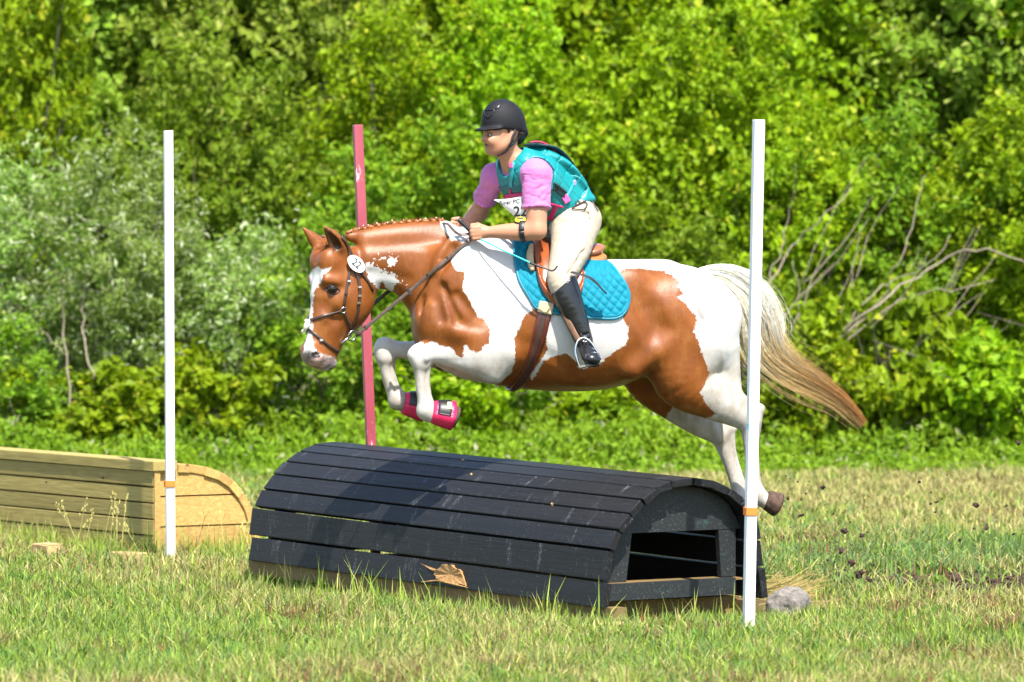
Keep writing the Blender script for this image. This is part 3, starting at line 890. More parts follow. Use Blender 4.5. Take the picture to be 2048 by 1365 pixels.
c = mixc(nt, mathn(nt, 'MULTIPLY', scf, .85), c, (.26, .27, .29)); c = mixc(nt, spk, c, (.28, .28, .26))
c = mixc(nt, ramp(nt, noise_tex(nt, 4.5, 4, .7, offs=cx.outputs[0]), (.70, .76, 0, .7)), c, (.03, .085, .18))
nt.links.new(c, b.inputs['Base Color'])
nt.links.new(ramp(nt, gr, (0, 1, .42, .6)), b.inputs['Roughness']); b.inputs['Specular IOR Level'].default_value = .17
bump(nt, b, gr, .35, .003)
# dusty end boards
m, nt, b = nodes('dusty_black_paint'); M_dusty = m
s1 = ramp(nt, noise_tex(nt, 120, 3, .8), (.60, .655, 0, 1)); s2 = ramp(nt, noise_tex(nt, 5, 4, .6), (.35, .7, .25, 1))
c = mixc(nt, mathn(nt, 'MULTIPLY', s1, s2), (.0075, .0095, .0095), (.15, .155, .145))
c = mixc(nt, ramp(nt, noise_tex(nt, 9, 5, .7, (.5, 1, 2)), (.58, .75, 0, .5)), c, (.05, .16, .15))
nt.links.new(c, b.inputs['Base Color']); b.inputs['Roughness'].default_value = .6
bump(nt, b, noise_tex(nt, 60, 5, .7), .3, .003)

def plank_between(name, A, X, P, v0, z0, v1, z1, u0, u1, thick, mat, parent, gap=.006, bev=.004, inset=0.0):
    """plank along X whose outer face runs from (v0,z0) to (v1,z1) in the cross-section"""
    ed = P * (v1 - v0) + Vector((0, 0, z1 - z0)); w = ed.length - gap; ed.normalize()
    nrm = X.cross(ed); nrm.normalize()              # points outwards when the section is walked clockwise
    mid = A + X * ((u0 + u1) / 2) + P * ((v0 + v1) / 2) + Vector((0, 0, (z0 + z1) / 2))
    cen = Vector((A.x + P.x * .45, A.y + P.y * .45, .15)) + X * ((u0 + u1) / 2)
    if nrm.dot(mid - cen) < 0: nrm = -nrm
    o = mid - nrm * (thick / 2 + inset)
    y = nrm.cross(X)
    return put(name, box_me(name, u1 - u0, w, thick, bev, 2, .0012), mat, parent, frame(o, X, y, nrm))

# ---- the black jump
jump = empty('black_jump', JA + JX * (JL / 2) + JP * (JW / 2), 'black painted jump with a rounded plank roof under the horse', 'jump')
prof = [(-.012, .056), (.010, .178), (.030, .322), (.074, .412), (.140, .483), (.207, .544), (.285, .593), (.375, .624), (.500, .634), (.612, .616), (.705, .580), (.777, .530), (.832, .462), (.862, .340), (.882, .215), (.902, .070)]
for i in range(len(prof) - 1):
    (v0, z0), (v1, z1) = prof[i], prof[i + 1]
    ju = random.uniform(-.012, .012)
    pl = plank_between('plank', JA, JX, JP, v0, z0, v1, z1, ju, JL + random.uniform(-.02, .02), .036, M_black, jump, gap=.010 if i not in (1, 2, 12) else .014)
    if i == 0: first_plank = pl
# arched end boards, posts and rails at both ends
def slab(name, pts, u0, u1, A, X, P, mat, parent):
    n = len(pts); V = []
    for u in (u0, u1):
        for v, z in pts: V.append(A + X * u + P * v + Vector((0, 0, z)))
    Fc = [tuple(range(n - 1, -1, -1)), tuple(n + k for k in range(n))]
    for k in range(n): Fc.append((k, (k + 1) % n, n + (k + 1) % n, n + k))
    return put_world(name, V, Fc, mat, parent, smooth=False)
def inner(off):
    out = []
    for v, z in prof[3:-4]:
        c = Vector((.447 - v, .25 - z)); c.normalize(); out.append((v + c.x * off, z + c.y * off))
    return out
for e, (ua, ub) in enumerate(((.085, .12), (JL - .12, JL - .085))):
    arch = inner(.042)
    arch = [(.085, .384)] + [p for p in arch if p[1] > .39] + [(.815, .388)]
    slab('end_board', arch, ua, ub, JA, JX, JP, M_dusty, jump)
    s = -.036 if e == 0 else .036
    slab('arch_rib', [(.060, .33)] + inner(.040) + [(.822, .33), (.775, .33)] + inner(.10)[::-1] + [(.105, .33)], ub + .003 if e == 0 else ua - .04, ub + .04 if e == 0 else ua - .003, JA, JX, JP, M_black, jump)
    slab('post', [(.060, .166), (.185, .166), (.215, .383), (.118, .383)], ua + .002, ub - .004, JA, JX, JP, M_dusty, jump)
    slab('post', [(.705, .170), (.785, .170), (.785, .386), (.690, .386)], ua + .002, ub - .004, JA, JX, JP, M_dusty, jump)
    u0_, u1_ = (.012, .05) if e == 0 else (JL - .05, JL - .012)
    slab('rail', [(.028, .088), (.735, .094), (.735, .170), (.030, .163)], u0_, u1_, JA, JX, JP, M_dusty, jump)
    slab('rail_shelf', [(.04, .1535), (.80, .1565), (.80, .166), (.04, .1635)], u1_ + .002 if e == 0 else JL - .16, .16 if e == 0 else u0_ - .002, JA, JX, JP, M_skid, jump)
    slab('crossbeam', [(.10, -.01), (.84, -.01), (.84, .075), (.10, .075)], ua + .05 if e == 0 else ub - .11, ua + .11 if e == 0 else ub - .05, JA, JX, JP, M_skid, jump)
for u in (1.0, 2.1):
    slab('brace', [(.30, .0), (.42, .0), (.46, .57), (.34, .57)], u, u + .09, JA, JX, JP, M_skid, jump)
slab('skid', [(.012, -.01), (.098, -.01), (.098, .062), (.012, .062)], -.05, JL + .02, JA, JX, JP, M_skid, jump)
slab('skid', [(.80, -.01), (.885, -.01), (.885, .062), (.80, .062)], -.02, JL + .02, JA, JX, JP, M_skid, jump)
# broken splinter on the lowest plank of the long side
M_split = pm('torn_wood', (.34, .18, .06), .85, .55, 26, .5, 60, stretch=(1, 5, 5))
def face_pt(px, py, off=0.0, base=(-.012, .056), nxt=(.010, .178)):
    n = (-JP * (nxt[1] - base[1]) + Vector((0, 0, nxt[0] - base[0]))).normalized()
    o = JA + JP * base[0] + Vector((0, 0, base[1]))
    return on_plane(px, py, o, n) + n * off
mb = MB()
pl = [(838, 1128), (868, 1141), (880, 1140), (889, 1131), (908, 1131), (922, 1141), (930, 1152), (936, 1171), (908, 1168), (882, 1160), (872, 1152), (874, 1146)]
offs = [.002, .006, .016, .020, .022, .018, .012, .010, .016, .018, .012, .010]
pl2 = []; of2 = []
for i in range(len(pl)):
    (xa_, ya_), (xb_, yb_) = pl[i], pl[(i + 1) % len(pl)]
    for t in (0, .35, .7):
        pl2.append((xa_ + (xb_ - xa_) * t + random.uniform(-2.2, 2.2), ya_ + (yb_ - ya_) * t + random.uniform(-1.8, 1.8))); of2.append(offs[i] + (offs[(i + 1) % len(pl)] - offs[i]) * t + random.uniform(-.003, .003))
pl, offs = pl2, of2
n_ = len(pl); V = [face_pt(x, y, o) for (x, y), o in zip(pl, offs)] + [face_pt(x, y, .001) for x, y in pl] + [face_pt(905, 1150, .010)]
mb.add(V, [(k, (k + 1) % n_, 2 * n_) for k in range(n_)] + [(k, n_ + k, n_ + (k + 1) % n_, (k + 1) % n_) for k in range(n_)])
mb.build('splinter', M_split, first_plank, smooth=False)
mb = MB()
V, Fc = tube_geo([face_pt(845, 1165, .006), face_pt(880, 1162, .012), face_pt(915, 1170, .014), face_pt(938, 1176, .006)], [.002, .005, .006, .002], 5); mb.add(V, Fc)
mb.build('splinter', M_split, first_plank, smooth=False)

# ---- the brown fence at the left
fence = empty('plank_fence', BA + BX * 1.0 + BP * .3, 'tan lumber jump with flat planked front and rounded end at left', 'jump')
zt = .520
for k in range(5):
    z0 = .020 + k * .0855; z1 = z0 + .0855
    plank_between('front_plank', BA, BX, BP, 0, z0, 0, z1, random.uniform(-.004, .006), BL, .038, M_olive, fence, gap=.008, bev=.003)
top = put('top_plank', box_me('top_plank', BL + .02, .145, .052, .004, 2, .001), M_olive, fence, frame(BA + BX * (BL / 2 - .012) + BP * .062 + Vector((0, 0, .4745)), BX, BP, Vector((0, 0, 1))))
def bq(px, py):
    q = on_plane(px, py, BA, BX) - BA; return q.dot(BP), q.z
arcp = [bq(x, y) for x, y in ((352, 927), (380, 929), (412, 934), (441, 944), (468, 962), (488, 986), (503, 1012), (512, 1044))]
arcp = [(.150, .478)] + [p for p in arcp if p[0] > .19] 
arcp += [(arcp[-1][0] + .018, .20), (arcp[-1][0] + .026, .10), (arcp[-1][0] + .030, .0)]
for (v0, z0), (v1, z1) in zip(arcp[:-1], arcp[1:]):
    plank_between('roof_plank', BA, BX, BP, v0, z0, v1, z1, random.uniform(-.006, .006), BL, .045, M_tan, fence, gap=.004, bev=.004)
bz = [0.0, .150, .310, .452]
for k in range(3):
    z0, z1 = bz[k] + .004, bz[k + 1] - .004
    def vmax(z):
        for (v0, q0), (v1, q1) in zip(arcp[:-1], arcp[1:]):
            if min(q0, q1) <= z <= max(q0, q1):
                return v0 + (v1 - v0) * (z - q0) / (q1 - q0 if q1 != q0 else 1) - .050
        return .2
    pts = [(.045, z0), (vmax(z0 + .001), z0), (vmax((z0 + z1) / 2), (z0 + z1) / 2), (max(.12, vmax(min(z1, .436))), z1), (.045, z1)]
    slab('end_plank', pts, .012, .05, BA, BX, BP, M_tan, fence)
slab('corner_post', [(.0405, .0), (.075, .0), (.075, .43), (.0405, .43)], .052, .14, BA, BX, BP, M_tan, fence)
slab('end_trim', [(.003, .016), (.036, .016), (.036, .447), (.003, .447)], -.012, -.003, BA, BX, BP, M_tan, fence)

M_shim = pm('pale_block', (.42, .28, .12), .85, .2, 20, .4, 50)
def block(px, py, sx, sy, sz, rz, lab, Y=None):
    p = on_ground(px, py) if Y is None else at(px, py, Y)
    o = put('wood_block', box_me('wood_block', sx, sy, sz, .005, 2, .004), M_shim, None, Matrix.Translation((p.x, p.y, sz / 2 - .012)) @ Matrix.Rotation(rz, 4, 'Z'))
    tag(o, lab, 'block', 'pale wood blocks lying at the feet of the jumps')
block(95, 1112, .14, .10, .075, -.9, 'pale block propping the fence, left one of two')
block(258, 1124, .19, .10, .06, -.9, 'pale block propping the fence, beside the left white pole')
block(1205, 1258, .20, .10, .035, .2, 'tan block in the grass under the near corner of the black jump')

# ---- flag poles
m, nt, b = nodes('white_pole_paint'); M_white = m
tc = nt.nodes.new('ShaderNodeTexCoord'); sp = nt.nodes.new('ShaderNodeSeparateXYZ'); nt.links.new(tc.outputs['Object'], sp.inputs[0])
foot = ramp(nt, sp.outputs[2], (.02, .22, 1, 0)); ch = ramp(nt, noise_tex(nt, 70, 3, .6), (.52, .60, 0, 1))
c = mixc(nt, ramp(nt, noise_tex(nt, 9, 5, .7, (1, 1, .2)), (.4, .75, 0, .35)), (.80, .80, .80), (.66, .66, .66))
c = mixc(nt, mathn(nt, 'MULTIPLY', foot, ch), c, (.22, .20, .19))
nt.links.new(c, b.inputs['Base Color']); b.inputs['Roughness'].default_value = .45
m, nt, b = nodes('red_pole_paint'); M_redp = m
ch = ramp(nt, noise_tex(nt, 22, 5, .75, (1, 1, .35)), (.60, .66, 0, .85))
c = mixc(nt, ramp(nt, noise_tex(nt, 6, 3, .6, (1, 1, .3)), (.3, .7, 0, 1)), (.24, .026, .045), (.33, .065, .085))
nt.links.new(mixc(nt, ch, c, (.62, .42, .42)), b.inputs['Base Color']); b.inputs['Roughness'].default_value = .5
M_orange = pm('orange_plastic', (.75, .17, .02), .5, .1)
M_bluesmear = pm('blue_smear', (.35, .62, .75), .5, .15)
def pole(base, top_px, Y, w, mat, label, name):
    topv = at(top_px[0], top_px[1], Y)
    z = (topv - base); L = z.length; z.normalize()
    e = empty(name, base, label, 'pole', 'thin flag poles marking the jumps')
    x = Vector((math.cos(R(15)), math.sin(R(15)), 0)); x = (x - z * x.dot(z)).normalized(); y = z.cross(x)
    put('shaft', box_me('shaft', w, w * .95, L + .04, .0025, 2, 0), mat, e, frame(base, x, y, z))
    # object coordinates start at the foot
    for v in e.children[-1].data.vertices: v.co.z += L / 2 + .02
    e.children[-1].matrix_basis = frame(base - z * .04, x, y, z)
    return e, x, y, z
pn, x, y, z = pole(on_ground(1497, 1255), (1517.5, 240), 26.13, .045, M_white, 'tall white pole standing nearest, in front of the horse hind legs', 'flag_pole')
def clip(e, base, x, y, z, h, s, mat=M_orange, hh=.036):
    put('clip' if mat is M_orange else 'tape', box_me('clip', .045 * s, .045 * s, hh, .002, 1, 0), mat, e, frame(base + z * h - x * .004 - y * .003, x, y, z))
b_ = on_ground(1497, 1255); clip(pn, b_, x, y, z, .512, 1.12)
put('paint_smear', box_me('paint_smear', .0456, .0434, .03, .001, 1, 0), M_bluesmear, pn, frame(b_ + z * .885, x, y, z))
pl_, x, y, z = pole(on_ground(341, 1127), (336.5, 262), 30.6, .043, M_white, 'white pole standing at the corner of the tan plank fence', 'flag_pole')
b_ = on_ground(341, 1127); clip(pl_, b_, x, y, z, .41, 1.12, M_orange, .034)
pole(on_ground(753, 1152), (715, 250), 29.6, .045, M_redp, 'faded red pole behind the black jump, under the horse neck', 'flag_pole')
# ================================================================ HORSE
YAW = R(12)
HO = Vector((.1, 28.1, 0))
HD = Vector((-math.cos(YAW), -math.sin(YAW), 0))       # the way the horse travels
HL = Vector((math.sin(YAW), -math.cos(YAW), 0))        # its left side, towards the camera
def hp(px, py, lat=0.0):
    return on_plane(px, py, HO + HL * lat, HL)
HYAW = YAW + R(20)
HDD = Vector((-math.cos(HYAW), -math.sin(HYAW), 0)); HDL = Vector((math.sin(HYAW), -math.cos(HYAW), 0))
HEAD_O = hp(690, 500, .0)
def hh(px, py, lat=0.0):
    return on_plane(px, py, HEAD_O + HDL * lat, HDL)

# picture-space outlines of the white and chestnut areas of the coat
POLY_FRONT = [(881, 440), (882, 452), (892, 466), (903, 482), (918, 481), (930, 487), (917, 497), (904, 514), (903, 526), (912, 541), (930, 545), (924, 578), (941, 605), (949, 622), (955, 634), (968, 639), (979, 659), (980, 686), (969, 690), (962, 702), (952, 706), (942, 701), (934, 692), (927, 690), (927, 704), (924, 718), (914, 713), (906, 700), (900, 696), (880, 690), (862, 684), (850, 688), (852, 740), (900, 800), (780, 720), (560, 780), (540, 420), (700, 430)]
POLY_BACK = [(1048, 632), (1056, 626), (1080, 612), (1096, 640), (1092, 669), (1095, 701), (1089, 710), (1077, 728), (1060, 751), (1064, 762), (1077, 742), (1086, 722), (1112, 713), (1130, 707), (1140, 712), (1165, 738), (1200, 729), (1209, 719), (1232, 701), (1250, 692), (1256, 681), (1256, 654), (1247, 640), (1240, 600), (1230, 560), (1243, 541), (1261, 537), (1298, 539), (1327, 543), (1345, 552), (1360, 564), (1356, 573), (1367, 589), (1353, 594), (1366, 603), (1376, 615), (1390, 630), (1394, 641), (1387, 664), (1397, 684), (1403, 703), (1412, 728), (1419, 746), (1410, 768), (1400, 786), (1410, 803), (1419, 816), (1432, 828), (1409, 838), (1380, 900), (1240, 840), (990, 830), (975, 778), (991, 772), (1003, 747), (1018, 722), (1030, 697), (1027, 680), (1040, 655)]
WHITE_NECK = [(728, 536), (734, 526), (741, 529), (747, 524), (749, 534), (757, 536), (763, 545), (772, 540), (776, 550), (791, 547), (789, 556), (804, 568), (790, 566), (788, 576), (784, 584), (775, 579), (770, 572), (766, 562), (761, 567), (758, 579), (748, 580), (742, 568), (735, 552)]
WHITE_NECK2 = [(756, 515), (766, 512), (775, 515), (768, 521), (760, 520)]
SPOT = (783, 524, 8.5)
BLAZE = [(621, 548), (625, 540), (636, 534), (645, 539), (663, 535), (653, 547), (645, 550), (644, 562), (636, 572), (629, 582), (626, 600), (625, 640), (625, 665), (625, 686), (629, 698), (640, 708), (668, 716), (676, 728), (650, 745), (600, 735), (600, 716), (607, 704), (612, 680), (613, 650), (616, 604), (619, 571)]
MUZZLE = [(596, 716), (606, 706), (618, 702), (640, 708), (668, 716), (676, 728), (640, 742), (612, 736)]
BROWN_FORE_FAR = [(862, 722), (880, 730), (905, 735), (935, 735), (960, 790), (915, 757), (895, 752), (878, 742)]
BROWN_HIND_FAR = [(1200, 700), (1400, 700), (1385, 790), (1358, 802), (1345, 808), (1345, 815), (1333, 834), (1320, 860), (1200, 850)]

def build_horse():
    Fd = Field((-1.28, 27.35, .28), (1.52, 28.95, 1.95), .0062)
    C = Fd.cap
    Lh = np.array(HL)
    # ---- trunk: (top, bottom, half width)
    st = [((925, 486), (846, 660), .155), ((945, 466), (868, 700), .205), ((985, 468), (915, 752), .245), ((1030, 480), (990, 770), .265), ((1085, 495), (1060, 780), .285), ((1140, 512), (1140, 784), .305), ((1200, 522), (1208, 779), .312), ((1255, 526), (1262, 760), .305), ((1305, 526), (1318, 742), .292), ((1350, 534), (1372, 738), .275), ((1390, 549), (1412, 735), .245), ((1415, 575), (1432, 722), .205), ((1432, 620), (1444, 715), .165)]
    P = [list((hp(*t) + hp(*b_)) / 2) + [(hp(*t) - hp(*b_)).length / 2, w] for t, b_, w in st]
    Fd.loft(catmull(P, 7), Lh, .05, 1, .5)
    # withers and spine ridge, croup
    for a, b_, r in (((930, 476), (1010, 482), .03), ((1230, 545), (1330, 545), .045)):
        C(hp(*a), hp(*b_), r, r, None, None, Lh, .07, 1)
    # ---- neck
    HP0 = [((712, 474), (750, 566), .078), ((748, 462), (792, 574), .080), ((795, 453), (838, 592), .092), ((850, 449), (868, 630), .118), ((905, 455), (886, 670), .155), ((945, 472), (905, 710), .19)]
    P = [list((hp(*t) + hp(*b_)) / 2) + [(hp(*t) - hp(*b_)).length / 2, w] for t, b_, w in HP0]
    Fd.loft(catmull(P, 7), Lh, .06, 1, .6)
    C(hp(700, 474), hp(890, 457), .024, .03, .022, .03, Lh, .05, 1)              # crest
    # ---- head
    st = [((664, 478), (730, 536), .072), ((650, 500), (742, 556), .085), ((635, 540), (738, 600), .092), ((626, 585), (727, 640), .088), ((621, 628), (700, 668), .070), ((616, 664), (684, 690), .055), ((609, 692), (674, 712), .050), ((603, 710), (668, 726), .051), ((608, 724), (655, 735), .040)]
    P = [list((hh(*t) + hh(*b_)) / 2) + [(hh(*t) - hh(*b_)).length / 2, w] for t, b_, w in st]
    Fd.loft(catmull(P, 7), np.array(HDL), .022, 2, .45)
    def mir(p):
        p = Vector(p); d = (p - HEAD_O).dot(HDL); return p - HDL * (2 * d)
    def both(fn):
        fn(lambda p: p); fn(mir)
    ax_h = [np.array(HDL), np.array(HDD), np.array((0, 0, 1.0))]
    def feats(g):
        Fd.ell(g(hh(712, 590, .055)), (.045, .092, .105), ax_h, .04, 2)                # jowl
        C(g(hh(652, 560, .068)), g(hh(674, 563, .078)), .019, .020, None, None, None, .035, 2)   # brow
        C(g(hh(682, 594, .076)), g(hh(655, 632, .060)), .012, .008, None, None, None, .05, 2)   # facial crest
        Fd.ell(g(hh(658, 520, .045)), (.042, .045, .055), ax_h, .05, 2)                    # forehead
        C(g(hh(634, 716, .040)), g(hh(626, 700, .036)), .030, .022, None, None, None, .03, 2)   # nostril wing
        Fd.ell(g(hh(664, 578, .094)), (.016, .024, .019), ax_h, .012, 2, 'sub')       # eye socket
        Fd.cap(g(hh(627, 711, .078)), g(hh(636, 708.5, .073)), .0075, .0100, .018, .02, np.array(HDL), .005, 3, 'sub')  # nostril
        C(g(hh(675, 706, .06)), g(hh(645, 727, .055)), .0045, .004, None, None, None, .008, 2, 'sub')     # mouth line
        C(g(hh(652, 612, .088)), g(hh(672, 640, .085)), .012, .012, None, None, None, .05, 2, 'sub')
    both(feats)
    Fd.ell(hh(656, 729, 0), (.034, .035, .022), ax_h, .02, 2)                         # chin
    # ears: cupped cones
    def ear(base, mid, tip, r, out, L):
        Fd.chain([base, mid, tip], [r * .9, r, .006], [r * .75, r * .85, .005], L, .02, 2, 4)
        o = Vector(out)
        Fd.chain([Vector(base).lerp(Vector(mid), .45) + o * r, Vector(mid) + o * r * .95, Vector(mid).lerp(Vector(tip), .65) + o * r * .55], [r * .5, r * .62, .006], [r * .45, r * .55, .005], L, .006, 4, 4, 1.0, 'sub')
    ear(hh(688, 506, .05), hh(669, 480, .075), hh(648, 453, .085), .036, HDD * .75 + HDL * .65, HDL)
    ear(hh(650, 508, -.05), hh(632, 484, -.075), hh(606, 456, -.085), .034, HDD * .5 - HDL * .85, HDL)
    # ---- shoulder and chest
    Fd.ell(hp(925, 575, .16), (.085, .15, .24), [np.array(HL), np.array(HD), np.array((.15, 0, 1))], .07, 1)
    Fd.ell(hp(905, 650, .15), (.09, .13, .14), [np.array(HL), np.array(HD), np.array((0, 0, 1))], .06, 1)
    Fd.ell(hp(860, 640, .09), (.09, .07, .12), [np.array(HL), np.array(HD), np.array((0, 0, 1))], .05, 1)
    Fd.ell(hp(858, 640, -.09), (.09, .07, .12), [np.array(HL), np.array(HD), np.array((0, 0, 1))], .05, 1)
    # ---- haunch, stifle, flank
    for s in (1, -1):
        Fd.ell(hp(1370, 625, .145 * s), (.13, .20, .20), [np.array(HL), np.array(HD), np.array((.1, 0, 1))], .08, 1)
        Fd.ell(hp(1420, 665, .14 * s), (.105, .115, .18), [np.array(HL), np.array(HD), np.array((0, 0, 1))], .07, 1)
        Fd.ell(hp(1262, 555, .2 * s), (.05, .06, .045), ax_h, .08, 1)                        # point of hip
        Fd.ell(hp(1180, 650, .2 * s), (.11, .26, .24), [np.array(HL), np.array(HD), np.array((0, 0, 1))], .1, 1)
    C(hp(1290, 600, .33), hp(1325, 690, .31), .026, .022, None, None, None, .08, 1, 'sub')   # flank hollow
    for s in (1,):
        C(hp(1322, 690, .25), hp(1268, 740, .262), .018, .03, None, None, Lh, .09, 1)          # flank fold
        C(hp(1322, 690, .25), hp(1345, 755, .22), .018, .04, None, None, Lh, .09, 1)
        C(hp(1300, 620, .335), hp(1318, 665, .33), .03, .018, None, None, Lh, .09, 1, 'sub')
        C(hp(1375, 590, .30), hp(1440, 735, .255), .009, .012, None, None, Lh, .05, 1, 'sub')  # hamstring line
        C(hp(960, 520, .255), hp(968, 640, .275), .012, .016, None, None, Lh, .06, 1, 'sub')   # back of shoulder blade
        C(hp(905, 500, .2), hp(862, 590, .195), .014, .012, None, None, Lh, .05, 1, 'sub')     # front of shoulder
        Fd.ell(hp(935, 668, .215), (.045, .10, .055), [np.array(HL), np.array((-.85, -.2, .45)), np.array((.45, .1, .85))], .04, 1)
        C(hp(915, 646, .262), hp(965, 656, .275), .006, .006, None, None, Lh, .05, 1, 'sub')
        Fd.ell(hp(895, 590, .175), (.04, .05, .09), [np.array(HL), np.array(HD), np.array((.25, 0, 1))], .05, 1)
        C(hp(1060, 690, .3), hp(1130, 735, .31), .008, .008, None, None, Lh, .05, 1, 'sub')
        C(hp(740, 548, .085), hp(815, 560, .105), .009, .010, None, None, Lh, .04, 1, 'sub')
        C(hp(720, 492, .075), hp(880, 480, .10), .006, .010, None, None, Lh, .05, 1, 'sub')
    for a_, b_, l0, l1 in (((866, 560), (884, 640), .20, .235), ((888, 575), (915, 640), .215, .25), ((915, 590), (948, 632), .245, .262), ((842, 600), (852, 660), .14, .13), ((1000, 560), (1010, 640), .275, .285)):
        C(hp(*a_, l0), hp(*b_, l1), .0045, .0045, None, None, Lh, .045, 1, 'sub')
    # ---- hind legs
    Fd.chain([hp(1372, 690, .16), hp(1365, 755, .17), hp(1420, 795, .165), hp(1468, 826, .15), hp(1498, 842, .14)], [.19, .145, .105, .066, .054], [.13, .115, .078, .052, .042], Lh, .05, 5)
    C(hp(1450, 700, .13), hp(1470, 800, .14), .07, .035, .06, .03, Lh, .05, 5)
    C(hp(1480, 800, .14), hp(1520, 818, .14), .026, .022, None, None, Lh, .03, 5)            # point of hock
    C(hp(1519, 820, .14), hp(1512, 870, .14), .018, .016, None, None, Lh, .03, 5)
    Fd.chain([hp(1500, 845, .14), hp(1502, 885, .14), hp(1505, 935, .14), hp(1509, 970, .14), hp(1513, 988, .14), hp(1527, 1000, .14), hp(1540, 1006, .14)], [.052, .038, .034, .036, .046, .038, .043], [.046, .032, .028, .032, .042, .036, .043], Lh, .015, 5)
    Fd.chain([hp(1300, 700, -.13), hp(1305, 755, -.16), hp(1350, 808, -.165), hp(1402, 848, -.155), hp(1440, 868, -.15)], [.17, .135, .088, .064, .053], [.12, .11, .07, .052, .044], Lh, .05, 6)
    C(hp(1430, 845, -.15), hp(1466, 858, -.15), .028, .020, None, None, Lh, .03, 6)
    Fd.chain([hp(1438, 868, -.15), hp(1448, 900, -.15), hp(1462, 940, -.15), hp(1475, 982, -.15), hp(1482, 1004, -.15), hp(1484, 1018, -.15), hp(1486, 1030, -.15)], [.050, .032, .026, .028, .045, .038, .042], [.044, .033, .028, .031, .042, .036, .042], Lh, .012, 6)
    Fd.chain([hp(1462, 862, -.15), hp(1466, 900, -.15), hp(1476, 936, -.15), hp(1487, 976, -.15)], [.020, .015, .013, .018], [.020, .017, .016, .02], Lh, .006, 6, 4)
    C(hp(1424, 850, -.11), hp(1440, 882, -.11), .016, .014, None, None, Lh, .02, 6)
    # ---- fore legs
    Fd.chain([hp(985, 690, .19), hp(955, 715, .19), hp(915, 714, .175), hp(875, 710, .165), hp(845, 712, .16)], [.115, .096, .064, .043, .040], [.085, .076, .052, .040, .038], Lh, .05, 7)
    C(hp(1010, 705, .2), hp(985, 748, .19), .06, .055, .05, .045, Lh, .06, 7)                 # elbow
    C(hp(838, 705, .16), hp(844, 728, .16), .046, .042, .042, .040, Lh, .02, 7)               # knee
    C(hp(826, 712, .16), hp(831, 722, .16), .026, .024, .03, .03, Lh, .025, 7)
    Fd.chain([hp(841, 726, .16), hp(840, 746, .16), hp(842, 775, .16), hp(846, 800, .16), hp(851, 821, .16)], [.040, .027, .025, .027, .040], [.040, .029, .027, .030, .043], Lh, .012, 7, 4)
    Fd.chain([hp(852, 822, .16), hp(862, 828, .16), hp(872, 828, .16), hp(886, 829, .16)], [.046, .038, .036, .042], [.044, .036, .036, .042], Lh, .012, 7, 4)
    Fd.chain([hp(856, 734, .16), hp(855, 760, .16), hp(858, 792, .16), hp(864, 816, .16)], [.015, .0125, .0135, .022], [.018, .016, .017, .024], Lh, .006, 7, 4)
    C(hp(835, 735, .215), hp(842, 745, .21), .007, .007, None, None, Lh, .02, 7, 'sub')
    C(hp(866, 700, .235), hp(920, 722, .26), .006, .008, None, None, Lh, .03, 7, 'sub')
    C(hp(852, 700, .205), hp(852, 718, .205), .012, .012, None, None, Lh, .02, 7)
    Fd.ell(hp(859, 832, .16), (.03, .03, .028), None, .02, 7)              # tendon
    Fd.chain([hp(935, 690, -.17), hp(900, 710, -.18), hp(862, 708, -.18), hp(820, 702, -.18), hp(780, 698, -.18)], [.11, .085, .060, .044, .040], [.085, .075, .052, .040, .038], Lh, .05, 8)
    C(hp(768, 692, -.18), hp(772, 716, -.18), .046, .043, .042, .040, Lh, .02, 8)
    C(hp(759, 704, -.18), hp(762, 716, -.18), .022, .022, .03, .03, Lh, .025, 8)
    Fd.chain([hp(769, 714, -.18), hp(770, 735, -.18), hp(776, 762, -.18), hp(784, 784, -.18), hp(794, 801, -.18)], [.040, .027, .025, .027, .040], [.040, .029, .027, .030, .043], Lh, .012, 8, 4)
    Fd.chain([hp(795, 802, -.18), hp(808, 807, -.18), hp(818, 809, -.18), hp(834, 813, -.18)], [.046, .038, .036, .042], [.044, .036, .036, .042], Lh, .012, 8, 4)
    Fd.chain([hp(785, 722, -.18), hp(786, 744, -.18), hp(793, 770, -.18), hp(804, 794, -.18)], [.015, .0125, .0135, .022], [.018, .016, .017, .024], Lh, .006, 8, 4)
    V, Qd, lab = Fd.mesh(3, .5)
    return V, Qd, lab

HV, HQ, HLAB = build_horse()
# ---------------------------------------------------------------- coat
hx, hy = proj(HV)
lat = (HV - np.array(HO)) @ np.array(HL)
wob = 2.5 * (fbm(HV[:, 0] * 22, HV[:, 2] * 22 + HV[:, 1] * 9, 61) - .5) * 2
d_front = poly_sd(hx, hy, POLY_FRONT); d_back = poly_sd(hx, hy, POLY_BACK)
brown = np.maximum(d_front, d_back)
wn_ = np.maximum(poly_sd(hx, hy, WHITE_NECK), poly_sd(hx, hy, WHITE_NECK2) - 2.5)
wn_ = np.maximum(wn_, SPOT[2] - np.hypot(hx - SPOT[0], hy - SPOT[1]))
wn_ = np.maximum(wn_, 2.6 - np.hypot((hx - 1258) / 1.3, hy - 578))
trunk = (HLAB == 1)
sp_ = (vnoise(HV[:, 0] * 130, HV[:, 2] * 130, 71) > .80) & (wn_ > -13) & (wn_ < 0)
wn_ = np.where(sp_, 2.0, wn_)
brown = np.where(trunk & (hx < 900), np.minimum(brown, -wn_), brown)
d_blaze = poly_sd(hx, hy, BLAZE)
latd = (HV - np.array(HEAD_O)) @ np.array(HDL)
is_head = (HLAB == 2) | (HLAB == 3) | (HLAB == 4)
brown = np.where(is_head, -d_blaze, brown)
brown = np.where(HLAB == 8, poly_sd(hx, hy, BROWN_FORE_FAR), brown)
brown = np.where(HLAB == 6, poly_sd(hx, hy, BROWN_HIND_FAR), brown)
brown = np.where(HLAB == 5, d_back, brown)
